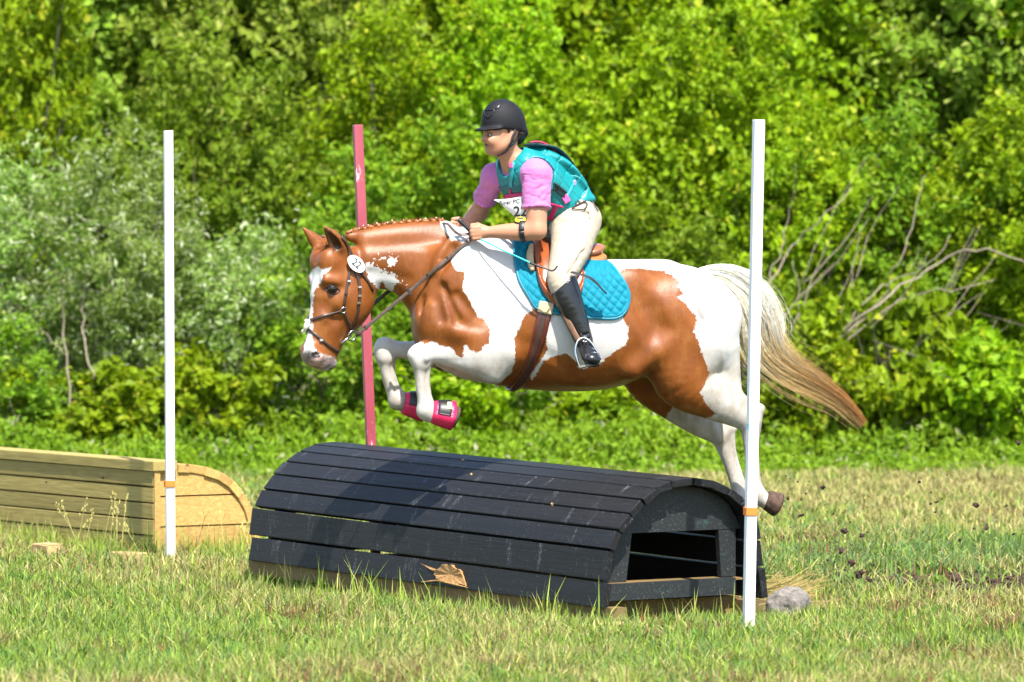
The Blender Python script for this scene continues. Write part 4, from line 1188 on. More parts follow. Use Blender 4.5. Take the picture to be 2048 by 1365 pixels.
brown = np.where(HLAB == 7, np.where(hx < 985, np.minimum(d_front, hx - 884), -20), brown)
# the belly seam between girth and stifle stays chestnut
skin = np.where(is_head, poly_sd(hx, hy, MUZZLE), -30.0)
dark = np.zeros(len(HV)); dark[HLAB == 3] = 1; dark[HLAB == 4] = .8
HV_me = np_mesh('horse', HV, HQ)
fattr(HV_me, 'brown', brown); fattr(HV_me, 'skin', skin); fattr(HV_me, 'dark', dark)
fattr(HV_me, 'leg', np.clip((np.where(HLAB >= 5, 1.0, 0.0)) * np.clip((1.24 - HV[:, 2]) / .18, 0, 1), 0, 1))
H_BVH = BVHTree.FromPolygons([tuple(v) for v in HV], HQ.tolist())
def hit(px, py):
    d = ray(px, py).normalized()
    p, n, i, dist = H_BVH.ray_cast(CAMP, d)
    if p is None: return None, None
    if n.dot(d) > 0: n = -n
    return p, n

m, nt, b = nodes('pinto_coat'); M_coat = m
a = N(nt, 'ShaderNodeAttribute', attribute_name='brown'); sk = N(nt, 'ShaderNodeAttribute', attribute_name='skin'); dk = N(nt, 'ShaderNodeAttribute', attribute_name='dark')
e1 = mathn(nt, 'MULTIPLY', mathn(nt, 'SUBTRACT', noise_tex(nt, 46, 5, .8, (1, 1, 1)), .5), 15.0)
e2 = mathn(nt, 'MULTIPLY', mathn(nt, 'SUBTRACT', noise_tex(nt, 120, 2, .6, (1, 1, .5)), .5), 6.5)
s = mathn(nt, 'ADD', mathn(nt, 'ADD', a.outputs['Fac'], e1), e2)
fac = ramp(nt, s, (-.9, .9, 0, 1))
bn = ramp(nt, noise_tex(nt, 5, 4, .6), (.3, .7, 0, 1)); hair = ramp(nt, noise_tex(nt, 170, 3, .7, (1, 1, .35)), (.3, .7, 0, 1))
bc = mixc(nt, bn, (.118, .031, .0042), (.225, .066, .010)); bc = mixc(nt, mathn(nt, 'MULTIPLY', hair, .35), bc, (.22, .070, .014))
wc = mixc(nt, ramp(nt, noise_tex(nt, 9, 4, .6), (.3, .75, 0, 1)), (.54, .525, .50), (.47, .445, .41))
lg = N(nt, 'ShaderNodeAttribute', attribute_name='leg')
wc = mixc(nt, lg.outputs['Fac'], wc, mixc(nt, ramp(nt, noise_tex(nt, 17, 5, .65, (1, 1, .6)), (.38, .66, 0, 1)), (.40, .375, .335), (.27, .23, .175)))
bc = mixc(nt, ramp(nt, noise_tex(nt, 15, 4, .65, (1, 1, .45)), (.50, .78, 0, .55)), bc, (.31, .125, .030))
c = mixc(nt, fac, wc, bc)
pk = ramp(nt, mathn(nt, 'ADD', sk.outputs['Fac'], e1), (-5, 4, 0, 1))
pkc = mixc(nt, ramp(nt, noise_tex(nt, 16, 4, .7), (.40, .56, 0, 1)), (.42, .27, .23), (.12, .095, .09))
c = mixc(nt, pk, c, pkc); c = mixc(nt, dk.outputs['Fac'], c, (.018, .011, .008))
nt.links.new(c, b.inputs['Base Color']); b.inputs['Roughness'].default_value = .43; b.inputs['Specular IOR Level'].default_value = .34
hb = mathn(nt, 'ADD', mathn(nt, 'ADD', mathn(nt, 'MULTIPLY', hair, .25), mathn(nt, 'MULTIPLY', noise_tex(nt, 30, 3, .55, (1, 1, .3)), .8)), mathn(nt, 'MULTIPLY', noise_tex(nt, 10, 2, .45), 2.0))
bump(nt, b, hb, .3, .006)

horse = empty('horse', HO + Vector((0, 0, .5)), 'chestnut and white pinto horse jumping left over the black jump', 'horse')
body = put('body', HV_me, M_coat, horse)

# eyes
M_eye = pm('horse_eye', (.012, .008, .006), .08, .1, 30, spec=.45)
M_lid = pm('eyelid', (.045, .02, .012), .5, .2)
def ball(name, c, r, axes, mat, parent, seg=20, ring=12):
    A = [Vector(x).normalized() for x in axes]; V = []; Fc = []
    for i in range(ring + 1):
        th = math.pi * i / ring
        for j in range(seg):
            ph = 2 * math.pi * j / seg
            V.append(Vector(c) + A[0] * (r[0] * math.cos(th)) + A[1] * (r[1] * math.sin(th) * math.cos(ph)) + A[2] * (r[2] * math.sin(th) * math.sin(ph)))
    for i in range(ring):
        for j in range(seg): Fc.append((i * seg + j, i * seg + (j + 1) % seg, (i + 1) * seg + (j + 1) % seg, (i + 1) * seg + j))
    return put_world(name, V, Fc, mat, parent)
def hmir(p):
    p = Vector(p); return p - HDL * (2 * (p - HEAD_O).dot(HDL))
for g in (lambda p: p, hmir):
    ec = g(hh(665, 578, .081))
    eye = ball('eye', ec, (.021, .024, .021), (HDL, HDD, (0, 0, 1)), M_eye, horse)
    for sgn in (1, -1):
        pts = []; 
        for i in range(11):
            t = i / 10; px = 650 + 30 * t; py = 580 - sgn * (9.5 if sgn > 0 else 7.5) * math.sin(math.pi * t) ** .8 + 4 * (t - .4)
            q, n_ = hit(px, py); pts.append(g(q + n_ * .001))
        V, Fc = tube_geo(pts, [.002 + .0035 * math.sin(math.pi * i / 10) for i in range(11)], 6); mb = MB(); mb.add(V, Fc)
        mb.build('eyelid', M_lid, eye)

# hooves
M_hoof = pm('hoof_horn', (.060, .032, .018), .85, .75, 45, .9, 40)
def hoof(name, a_, b_, r0, r1, L, parent=horse):
    a_ = Vector(a_); b_ = Vector(b_); Fd = Field(np.minimum(a_, b_) - .12, np.maximum(a_, b_) + .12, .005)
    Fd.cap(a_, b_, r0, r1, r0 * .95, r1 * .95, L, 0, 1, capf=.35)
    d = (b_ - a_).normalized()
    Fd.ell(b_ + d * .035, (.03, r1 * .7, r1 * .7), [np.array(d), np.array(HL), np.array(d.cross(HL))], .01, 1, 'sub')
    V, Q, lab = Fd.mesh(2); return put_world(name, V, Q, M_hoof, parent)
hoof('hoof', hp(1534, 1000, .14), hp(1555, 1010, .14), .048, .060, HL)
hoof('hoof', hp(1486, 1028, -.15), hp(1490, 1046, -.15), .045, .055, HL)
hoof('hoof', hp(895, 830, .16), hp(910, 836, .16), .045, .056, HL)
hoof('hoof', hp(838, 814, -.18), hp(855, 820, -.18), .045, .055, HL)

# ---------------------------------------------------------------- tail, braids, forelock
m, nt, b = nodes('tail_hair'); M_tail = m
a = N(nt, 'ShaderNodeAttribute', attribute_name='lc'); nt.links.new(a.outputs['Color'], b.inputs['Base Color'])
b.inputs['Roughness'].default_value = .65; b.inputs['Specular IOR Level'].default_value = .25
def strand_mesh(curves, r, cols):
    """curves (n,m,3); flat three-sided strands"""
    n, mm, _ = curves.shape; V = np.empty((n, mm, 3, 3))
    t = np.gradient(curves, axis=1); t /= np.linalg.norm(t, axis=2, keepdims=True) + 1e-9
    s = np.cross(t, np.array(HL)); s /= np.linalg.norm(s, axis=2, keepdims=True) + 1e-9; u = np.cross(t, s)
    rr = r[:, None, None] * np.linspace(1, .25, mm)[None, :, None]
    for k in range(3):
        th = 2 * np.pi * k / 3; V[:, :, k] = curves + s * rr * math.cos(th) + u * rr * math.sin(th)
    idx = np.arange(n * mm * 3).reshape(n, mm, 3); Q = []
    for k in range(3):
        k2 = (k + 1) % 3; Q.append(np.stack([idx[:, :-1, k], idx[:, :-1, k2], idx[:, 1:, k2], idx[:, 1:, k]], -1).reshape(-1, 4))
    return V.reshape(-1, 3), np.concatenate(Q), np.repeat(cols.reshape(-1, 3), 3, 0)
g = np.random.default_rng(4)
mid_px = [(1396, 548, 10), (1442, 556, 26), (1484, 592, 46), (1512, 644, 50), (1530, 698, 44), (1570, 738, 36), (1625, 770, 32), (1676, 801, 25), (1715, 840, 19)]
ctr = np.array(catmull([list(hp(x, y, -.02)) + [w] for x, y, w in mid_px], 4)); mm = len(ctr)
ct = np.gradient(ctr[:, :3], axis=0); ct /= np.linalg.norm(ct, axis=1, keepdims=True)
nn = np.cross(ct, np.array(HL)); nn /= np.linalg.norm(nn, axis=1, keepdims=True)
ns = 3600
ck = g.integers(0, 110, ns); ca_ = np.clip(g.normal(0, .46, 110), -1.1, 1.1); cb_ = g.normal(0, .4, 110); cd_ = g.normal(0, .16, 110); cp_ = g.uniform(0, 6.28, (110, 2)); ce_ = .5 + .53 * g.uniform(0, 1, 110) ** .8
a_ = ca_[ck] + g.normal(0, .075, ns); bq_ = cb_[ck] + g.normal(0, .07, ns); st_ = g.uniform(0, .16, ns); en = np.clip(ce_[ck] + g.normal(0, .065, ns), .4, 1.05); fly = g.uniform(0, 1, ns) < .15
en = np.where(fly, g.uniform(.35, 1.0, ns), en)
T = np.linspace(0, 1, 18); curves = np.empty((ns, 18, 3)); cols = np.empty((ns, 18, 3))
wsc = 1 / 422.0
ph = cp_[ck] + g.normal(0, .15, (ns, 2)); drift = np.where(fly, g.normal(0, .10, ns), cd_[ck] + g.normal(0, .03, ns)); shade = g.uniform(.68, 1.12, 110)[ck] * g.uniform(.9, 1.1, ns)
for i in range(ns):
    tt = st_[i] * (1 - T) + T * en[i]; f = tt * (mm - 1); k = np.clip(f.astype(int), 0, mm - 2); fr = (f - k)[:, None]
    c_ = ctr[k] * (1 - fr) + ctr[k + 1] * fr; n_ = nn[k] * (1 - fr) + nn[k + 1] * fr
    w = c_[:, 3] * wsc * (1 + (.9 if fly[i] else 0) * T * abs(drift[i]) * 5)
    off = (a_[i] + drift[i] * T + .11 * np.sin(T * 8 + ph[i, 0])) * w
    lt = (bq_[i] + .10 * np.sin(T * 6 + ph[i, 1])) * w * .65
    curves[i] = c_[:, :3] + n_ * off[:, None] + np.array(HL) * lt[:, None]
    p = np.clip(tt + .10 * g.normal(), 0, 1)
    low = a_[i] + drift[i] * T
    w0 = np.array([.80, .77, .62]); w1 = np.array([.62, .44, .19]); w2 = np.array([.36, .165, .05]); wl = np.array([.72, .75, .78])
    f1 = np.clip((p - .36) / .22, 0, 1)[:, None]; f2 = np.clip((p - .66) / .16, 0, 1)[:, None] * np.clip(.75 - 1.2 * low, .15, 1)[:, None]
    base = np.where(g.uniform() < .3, wl, w0) if a_[i] < -.2 else w0
    cols[i] = ((base * (1 - f1) + w1 * f1) * (1 - f2) + w2 * f2) * shade[i]
V, Q, cc_ = strand_mesh(curves, np.where(fly, .0008, .0014) * g.uniform(.7, 1.3, ns), cols)
tail = put_world('tail', V, Q, M_tail, horse); cattr(tail.data, 'lc', cc_)

M_mane = pm('braid_hair', (.26, .085, .02), .55, .3, 60, .5, 150)
M_tie = pm('white_braid_tie', (.55, .50, .43), .7, .2)
def top_edge(px, y0=420, y1=560):
    """first row where the horse is met below the crest at this column"""
    y = y0
    while y < y1:
        q, n_ = hit(px, y)
        if q is not None: return y, q
        y += .5
    return None, None
for i, px in enumerate((698, 712, 727, 741, 756, 771, 787, 802, 818, 834, 850, 866, 882)):
    yy, q = top_edge(px)
    if q is None: continue
    q = Vector(q); ang = random.uniform(-.3, .3)
    ax = Vector((math.cos(ang), 0, math.sin(ang)))
    br = ball('mane_braid', q + Vector((0, 0, .001)), (.016 * random.uniform(.8, 1.2), .013, .011 * random.uniform(.8, 1.3)), (ax, HL, Vector((-ax.z, 0, ax.x))), M_mane, horse, 10, 7)
    for k in range(1):
        t0 = q + Vector((random.uniform(-.012, .012), 0, .008 + random.uniform(0, .006))) + HL * random.uniform(0, .02)
        V, Fc = tube_geo([t0, t0 + Vector((random.uniform(-.010, .010), 0, random.uniform(-.002, .007)))], [.0036, .0024], 5); mb = MB(); mb.add(V, Fc)
        mb.build('braid_tie', M_tie, br)
# forelock between the ears, short roached crest hair
def hair_tuft(name, roots, dirs, n, ln, r, col, parent, spread, seed):
    g = np.random.default_rng(seed); k = g.integers(0, len(roots), n)
    R0 = np.array([list(x) for x in roots])[k] + g.normal(0, 1, (n, 3)) * spread; Dd = np.array([list(x) for x in dirs])[k] + g.normal(0, .35, (n, 3))
    Dd /= np.linalg.norm(Dd, axis=1, keepdims=True); L_ = ln * g.uniform(.6, 1.2, n); T = np.linspace(0, 1, 6)
    cv = R0[:, None] + Dd[:, None] * (L_[:, None, None] * T[None, :, None]) + np.array([0, 0, -.25])[None, None] * (T ** 2)[None, :, None] * L_[:, None, None]
    cl = np.array(col)[None, None] * g.uniform(.7, 1.3, (n, 1, 1)) * np.ones((n, 6, 1))
    V, Q, c = strand_mesh(cv, np.full(n, r), cl); o = put_world(name, V, Q, M_tail, parent); cattr(o.data, 'lc', c); return o
hair_tuft('forelock', [hh(668, 482, .01), hh(662, 490, .0), hh(655, 500, .0), hh(672, 478, .0)], [HDD * .6 + Vector((0, 0, -.7)), HDD * .8 + Vector((0, 0, .2)), HDD * .5 + Vector((0, 0, -.9)), HDD * .8 + Vector((0, 0, -.1))], 260, .07, .0020, (.30, .10, .025), horse, .011, 8)
rt = []; dr = []
for px in range(705, 885, 6):
    yy, q = top_edge(px)
    if q is not None: rt.append(q); dr.append(Vector((.5, 0, .6)))
hair_tuft('mane', rt, dr, 520, .016, .0018, (.28, .095, .025), horse, .007, 9)
# ================================================================ TACK
M_leather = pm('dark_leather', (.040, .022, .015), .38, .35, 40, .25, 160)
M_rein = pm('rein_leather', (.075, .050, .038), .45, .3, 60, .4, 200)
M_steel = pm('steel', (.55, .55, .56), .22, .1, metal=1.0)
M_saddle = pm('saddle_leather', (.25, .060, .016), .34, .16, 18, .15, 120, coat=.15)
M_seat = pm('seat_leather', (.27, .085, .038), .36, .14, 18, .15, 120)
M_panel = pm('panel_leather', (.30, .11, .026), .42, .18, 18, .15, 120)
M_girth = pm('girth_leather', (.085, .018, .012), .25, .45, 28, .2, 80, stretch=(1, 1, .3))
M_girthd = pm('girth_stripe', (.045, .022, .015), .45, .35, 28, .3, 80)
M_cream = pm('cream_webbing', (.46, .35, .20), .75, .12, 60, .4, 200)
M_pad = pm('turquoise_pad', (.001, .160, .228), .7, .10, 25, .3, 260, spec=.2)
M_bind = pm('pad_binding', (.002, .175, .255), .5, .1, 40)
M_white = pm('white_plastic', (.80, .80, .80), .35, .03)
M_blk = pm('black_rubber', (.012, .012, .013), .45, .2)
M_pinkboot = pm('pink_neoprene', (.55, .014, .08), .45, .15, 20, .15, 120)
M_fleece = pm('cream_fleece', (.74, .70, .52), .9, .12, 60, .8, 150)

def dens(pts, step=4.0):
    out = []
    for (x0, y0), (x1, y1) in zip(pts[:-1], pts[1:]):
        n = max(1, int(math.hypot(x1 - x0, y1 - y0) / step))
        out += [(x0 + (x1 - x0) * i / n, y0 + (y1 - y0) * i / n) for i in range(n)]
    return out + [pts[-1]]
def on_horse(pts, off=.002, step=4.0, curve=True):
    if curve and len(pts) > 2: pts = [tuple(p) for p in catmull(pts, 3)]
    P = []; Nn = []
    for x, y in dens(pts, step):
        q, n_ = hit(x, y)
        if q is not None: P.append(q + n_ * off); Nn.append(n_)
    # even out
    for it in range(2):
        P = [P[0]] + [(P[i - 1] + P[i] * 2 + P[i + 1]) / 4 for i in range(1, len(P) - 1)] + [P[-1]]
        Nn = [Nn[0]] + [(Nn[i - 1] + Nn[i] * 2 + Nn[i + 1]).normalized() for i in range(1, len(Nn) - 1)] + [Nn[-1]]
    return P, Nn
def strap(name, pts, w, th, mat, parent, off=.002, mirror=None, step=4.0):
    P, Nn = on_horse(pts, off, step); mb = MB(); V, Fc = strap_geo(P, Nn, w, th); mb.add(V, Fc)
    if mirror:
        P2 = [mirror(p) for p in P]; N2 = [mirror(p + n_) - mirror(p) for p, n_ in zip(P, Nn)]
        V, Fc = strap_geo(P2[::-1], N2[::-1], w, th); mb2 = MB(); mb2.add(V, Fc); mb2.build(name, mat, parent)
    return mb.build(name, mat, parent)
def ring(name, c, n_, r, t, mat, parent, seg=20):
    n_ = Vector(n_).normalized(); a_ = n_.orthogonal().normalized(); b_ = n_.cross(a_)
    pts = [Vector(c) + a_ * (r * math.cos(2 * math.pi * i / seg)) + b_ * (r * math.sin(2 * math.pi * i / seg)) for i in range(seg + 1)]
    V, Fc = tube_geo(pts, t, 7, cap=False); mb = MB(); mb.add(V, Fc); return mb.build(name, mat, parent)
def bodymir(p):
    p = Vector(p); return p - HL * (2 * (p - HO).dot(HL))

bridle = empty('bridle', hh(690, 500, 0), 'dark brown leather bridle with crossed noseband on the horse head', 'bridle')
strap('crownpiece', [(682, 474), (690, 484), (696, 496), (700, 510), (704, 530)], .026, .005, M_leather, bridle, .002, hmir)
strap('cheekpiece', [(699, 540), (697, 556), (693, 575), (690, 595), (687, 614)], .013, .005, M_leather, bridle, .002, hmir)
strap('cheekpiece', [(708, 540), (715, 556), (719, 580), (717, 612), (711, 640), (704, 660)], .013, .005, M_leather, bridle, .003, hmir)
strap('throatlatch', [(716, 540), (726, 552), (737, 566), (745, 582)], .012, .005, M_leather, bridle, .003, hmir)
nb = strap('noseband', [(684, 622), (660, 629), (636, 636), (622, 641)], .014, .006, M_leather, bridle, .002, hmir)
strap('jaw_strap', [(687, 624), (692, 636), (698, 648), (703, 660)], .013, .005, M_leather, bridle, .002, hmir)
strap('flash_strap', [(618, 660), (634, 672), (650, 686), (664, 697), (680, 706)], .014, .006, M_leather, bridle, .002, hmir)
for px, py in ((697, 563), (691, 588), (718, 575), (718, 592), (716, 606), (642, 681)):
    q, n_ = hit(px, py)
    put('buckle', box_me('buckle', .017, .006, .011, .0015), M_steel if px != 691 else M_leather, bridle, frame(q + n_ * .009, n_.cross(Vector((0, 0, 1))), n_, (0, 0, 1)))
q, n_ = hit(686, 620); ring('noseband_ring', q + n_ * .006, n_, .014, .0032, M_steel, bridle)
q, n_ = hit(697, 668); bitc = q + n_ * .016 + HDL * .012
ring('bit_ring', bitc, n_ + HDL * .6, .026, .0036, M_steel, bridle)
V, Fc = tube_geo([bitc - HDL * .01, hh(684, 686, .05), hh(678, 690, .02)], [.006, .007, .007], 7); mb = MB(); mb.add(V, Fc); mb.build('bit_mouthpiece', M_steel, bridle)
for y0, y1 in ((644, 662),):
    mb = MB(); P, Nn = on_horse([(623, y0 - 2), (619, 652), (615, y1)], .004)
    V, Fc = tube_geo([hh(617, 641, .014), hh(614, 650, .018), hh(609, 660, .014)], [.009, .013, .009], 8); mb.add(V, Fc)
    V, Fc = tube_geo([hh(614, 641, -.008), hh(610, 643, -.014)], [.008, .007], 8); mb.add(V, Fc)
    V, Fc = tube_geo([hh(610, 661, .004), hh(604, 664, -.012)], [.009, .008], 8); mb.add(V, Fc)
    mb.build('nose_pad', M_fleece, bridle)

# number disc on the crownpiece
q, n_ = hit(708, 530); nz = (n_ + HDL * .6).normalized()
tag_c = q + n_ * .022
xa = (Vector((1, 0, 0)) * math.cos(R(33)) - UPV * math.sin(R(33))); xa = (xa - nz * xa.dot(nz)).normalized(); ya = nz.cross(xa)
nt_ = empty('number_tag', tag_c, 'white oval number tag on the bridle below the ear', 'number tag')
mb = MB(); V = []; seg = 36
for h_ in (-.003, .003):
    for i in range(seg):
        t = 2 * math.pi * i / seg; V.append(tag_c + xa * (.050 * math.cos(t)) + ya * (.0335 * math.sin(t)) + nz * h_)
mb.add(V, [tuple(range(seg - 1, -1, -1)), tuple(seg + i for i in range(seg))] + [(i, (i + 1) % seg, seg + (i + 1) % seg, seg + i) for i in range(seg)])
mb.build('disc', M_white, nt_, smooth=False)
def text(name, s, size, M, mat, parent, ext=.0006, shear=0.0, sx=1.0):
    cu = bpy.data.curves.new(name, 'FONT'); cu.body = s; cu.size = size; cu.extrude = ext; cu.align_x = 'CENTER'; cu.align_y = 'CENTER'; cu.shear = shear
    cu.offset = size * .012
    tmp = bpy.data.objects.new(name, cu); COL.objects.link(tmp); bpy.context.view_layer.update()
    me_ = bpy.data.meshes.new_from_object(tmp.evaluated_get(bpy.context.evaluated_depsgraph_get())); bpy.data.objects.remove(tmp)
    me_.materials.clear(); me_.materials.append(mat)
    if M is None: return me_
    o = bpy.data.objects.new(name, me_); COL.objects.link(o); o.matrix_basis = M @ Matrix.Diagonal((sx, 1, 1, 1))
    o.parent = parent; o.matrix_parent_inverse = wm(parent).inverted(); return o
M_ink = pm('black_ink', (.015, .015, .015), .6, .1)
text('digits', '22', .052, frame(tag_c + nz * .0045, xa, ya, nz), M_ink, nt_, sx=.88)

# ---------------------------------------------------------------- saddle pad
def fn_of(pts):
    xs = [p[0] for p in pts]; ys = [p[1] for p in pts]
    return lambda x: float(np.interp(x, xs, ys))
def sheet(top, bot, x0, x1, nx, ny, off, back, name, mat, parent, mirror=True, xs=None):
    """sheet lying on the horse between two outlines; off(px,py,s,t) is its outer face above the skin"""
    grid = []
    X = np.linspace(x0, x1, nx) if xs is None else xs
    for i, x in enumerate(X):
        te, _ = top_edge(x, 420, 700); yt = max(top(x), te + 1.2); yb = max(bot(x), yt + 1.0); col = []
        for j in range(ny):
            t = j / (ny - 1); y = yt + (yb - yt) * t
            q, n_ = hit(x, y)
            if q is None: q, n_ = col[-1][0], col[-1][1]
            col.append((q, n_, x, y))
        grid.append(col)
    V = []; ids = {}
    for layer in (0, 1):
        for i, col in enumerate(grid):
            for j, (q, n_, x, y) in enumerate(col):
                s, t = i / (nx - 1), j / (ny - 1)
                o = off(x, y, s, t) if layer == 0 else back
                V.append(q + n_ * o)
    n = nx * ny; Fc = []
    def a(i, j, l=0): return l * n + i * ny + j
    for i in range(nx - 1):
        for j in range(ny - 1):
            Fc.append((a(i, j), a(i, j + 1), a(i + 1, j + 1), a(i + 1, j)))
    for i in range(nx - 1):
        Fc.append((a(i, ny - 1), a(i, ny - 1, 1), a(i + 1, ny - 1, 1), a(i + 1, ny - 1)))
        if not mirror: Fc.append((a(i, 0, 1), a(i, 0), a(i + 1, 0), a(i + 1, 0, 1)))
    for j in range(ny - 1):
        Fc.append((a(0, j, 1), a(0, j + 1, 1), a(0, j + 1), a(0, j))); Fc.append((a(nx - 1, j), a(nx - 1, j + 1), a(nx - 1, j + 1, 1), a(nx - 1, j, 1)))
    if mirror:
        m_ = len(V); V2 = [bodymir(v) for v in V]
        Fc = Fc + [tuple(m_ + k for k in f[::-1]) for f in Fc]
        V = V + V2
        for i in range(nx - 1): Fc.append((a(i, 0), a(i + 1, 0), m_ + a(i + 1, 0), m_ + a(i, 0)))
    mb = MB(); mb.add(V, Fc); return mb.build(name, mat, parent), grid
pad_bot = [(1027, 512), (1029, 522), (1033, 542), (1038, 561), (1047, 578), (1057, 593), (1066, 608), (1073, 617), (1085, 622), (1107, 627), (1140, 631), (1180, 636), (1215, 638), (1232, 637), (1244, 631), (1252, 620), (1256, 605), (1257.5, 597)]
pad_top = [(1027, 400), (1200, 400), (1206, 518), (1212, 525), (1222, 531), (1232, 541), (1242, 554), (1250, 567), (1255, 580), (1257.5, 594)]
fb, ft = fn_of(pad_bot), fn_of(pad_top)
def pad_off(x, y, s, t):
    e = min(abs(y - fb(x)), abs(x - 1027) * 1.0 + 1.5, abs(x - 1257) + 1.5, 99 if x < 1206 else abs(y - ft(x)))
    sp = 17.5; u = (x + .62 * y) / sp; v = (x * .9 - 1.0 * y) / sp
    q = abs(math.sin(math.pi * u)) * abs(math.sin(math.pi * v))
    return .010 + (.0085 * q ** .5 if e > 7 else .007 * min(1, e / 3.0))
spad = empty('saddle_pad', hp(1140, 520, 0), 'turquoise quilted saddle pad under the saddle', 'saddle pad')
xs = np.concatenate([np.linspace(1027, 1038, 7)[:-1], np.linspace(1038, 1240, 112)[:-1], np.linspace(1240, 1257, 14)])
_, pg = sheet(ft, fb, 0, 0, len(xs), 84, pad_off, .002, 'quilted_panel', M_pad, spad, True, xs)
def edge_tube(name, px_pts, r, mat, parent, off, mirror=True):
    P, Nn = on_horse(px_pts, off, 3.0); mb = MB(); V, Fc = tube_geo(P, r, 7); mb.add(V, Fc)
    if mirror: V, Fc = tube_geo([bodymir(p) for p in P], r, 7); mb.add(V, Fc)
    return mb.build(name, mat, parent)
edge_tube('binding', [(1027.5, 484)] + [(x, y) for x, y in pad_bot[1:-1]] + [(1257, 590)] + [(x - .5, y + .5) for x, y in pad_top[::-1][1:-2]], .0075, M_bind, spad, .008)

# ---------------------------------------------------------------- saddle
saddle = empty('saddle', hp(1135, 510, 0), 'orange brown leather jumping saddle on the turquoise pad', 'saddle')
fl_bot = [(1063.5, 497), (1065, 512), (1068, 532), (1072, 552), (1078, 573), (1086, 588), (1097, 602), (1108, 610), (1120, 614), (1138, 613), (1153, 604), (1163, 588), (1167, 565)]
fl_top = [(1063.5, 489), (1068, 482), (1080, 484), (1110, 505), (1140, 515), (1158, 528), (1167, 556)]
f1, f2 = fn_of(fl_bot), fn_of(fl_top)
def fl_off(x, y, s, t):
    e = min(abs(y - f1(x)), abs(x - 1063) + .5)
    roll = .016 * math.exp(-((e - 11) / 7.0) ** 2)
    return .030 + roll + (.004 * min(1, e / 2.5))
sheet(f2, f1, 1063.5, 1167, 60, 44, fl_off, .020, 'flap', M_saddle, saddle)
Fd = Field(hp(1215, 560, .3) - Vector((.65, .5, .15)), hp(1215, 460, .3) + Vector((.25, .9, .22)), .006)
Lh_ = np.array(HL)
Fd.loft(catmull([list(hp(x, y)) + [a_, w_] for x, y, a_, w_ in ((1076, 482, .030, .055), (1090, 491, .036, .085), (1115, 503, .036, .115), (1145, 509, .034, .145), (1172, 505, .036, .155), (1188, 499, .032, .140), (1199, 493, .016, .11))], 4), Lh_, .02, 1, .6)
V, Q, lab = Fd.mesh(2); put_world('seat', V, Q, M_seat, saddle)
Fd = Field(hp(1215, 590, .3) - Vector((.65, .5, .15)), hp(1215, 460, .3) + Vector((.25, .9, .22)), .006)
for s_ in (1, -1):
    Fd.loft(catmull([list(hp(x, y, lt * s_)) + [a_, w_] for x, y, lt, a_, w_ in ((1084, 512, .11, .045, .05), (1120, 525, .12, .045, .06), (1160, 527, .11, .040, .065), (1186, 524, .09, .036, .065), (1194, 520, .07, .028, .06))], 4), Lh_, .02, 1, .6)
V, Q, lab = Fd.mesh(2); put_world('panel', V, Q, M_panel, saddle)
for dy, col in ((0, M_saddle), (5, M_leather)):
    P = [hp(x, y + dy, lt) for x, y, lt in ((1160, 520, .165), (1172, 522, .160), (1184, 520, .145), (1194, 513, .115), (1200, 507, .07))]
    mb = MB(); V, Fc = tube_geo([Vector(p) for p in catmull(P, 3)], .0035, 6); mb.add(V, Fc)
    V, Fc = tube_geo([bodymir(Vector(p)) for p in catmull(P, 3)], .0035, 6); mb.add(V, Fc); mb.build('welt', col, saddle)
# pale knee block showing in front of the flap
P, Nn = on_horse([(1060, 500), (1057, 515), (1059, 532), (1064, 548)], .030); mb = MB(); V, Fc = tube_geo(P, [.012, .017, .017, .010] if len(P) == 4 else [.010 + .008 * math.sin(math.pi * i / (len(P) - 1)) for i in range(len(P))], 8); mb.add(V, Fc)
mb.build('knee_block', M_cream, saddle)
# girth
girth = empty('girth', hp(1060, 700, .3), 'dark red brown leather girth round the horse belly', 'girth')
gpts = [(1091, 618), (1085, 645), (1076, 680), (1066, 710), (1055, 738), (1043, 760), (1034, 771)]
P, Nn = on_horse(gpts, .004, 5)
under = []
c_ = P[-1]
for lt in np.linspace((c_ - HO).dot(HL) - .03, -.0, 6):
    o_ = Vector((c_.x, c_.y, .35)) + HL * (lt - (c_ - HO).dot(HL)) + HD * .004 * (1)
    q, n2, i_, d_ = H_BVH.ray_cast(o_, Vector((0, 0, 1)))
    if q is not None: under.append((q - Vector((0, 0, .006)), Vector((0, 0, -1))))
half = list(zip(P, Nn)) + under
full = half + [(bodymir(p), bodymir(p + n_) - bodymir(p)) for p, n_ in half[::-1][1:]]
ws = [(.066 if i < 8 else max(.046, .066 - .002 * (i - 8))) for i in range(len(half))]; ws = ws + ws[::-1][1:]
mb = MB(); V, Fc = strap_geo([p for p, _ in full], [n_ for _, n_ in full], ws, .010); mb.add(V, Fc); mb.build('strap', M_girth, girth)
mb = MB(); V, Fc = strap_geo([p + n_.normalized() * .0095 for p, n_ in full], [n_ for _, n_ in full], [w * .38 for w in ws], .004); mb.add(V, Fc); mb.build('centre_stripe', M_girthd, girth)
P, Nn = on_horse([(1094, 606), (1092, 616), (1089, 628)], .016, 3)
mb = MB(); V, Fc = strap_geo(P, Nn, .070, .006); mb.add(V, Fc); mb.build('elastic_end', M_cream, girth)

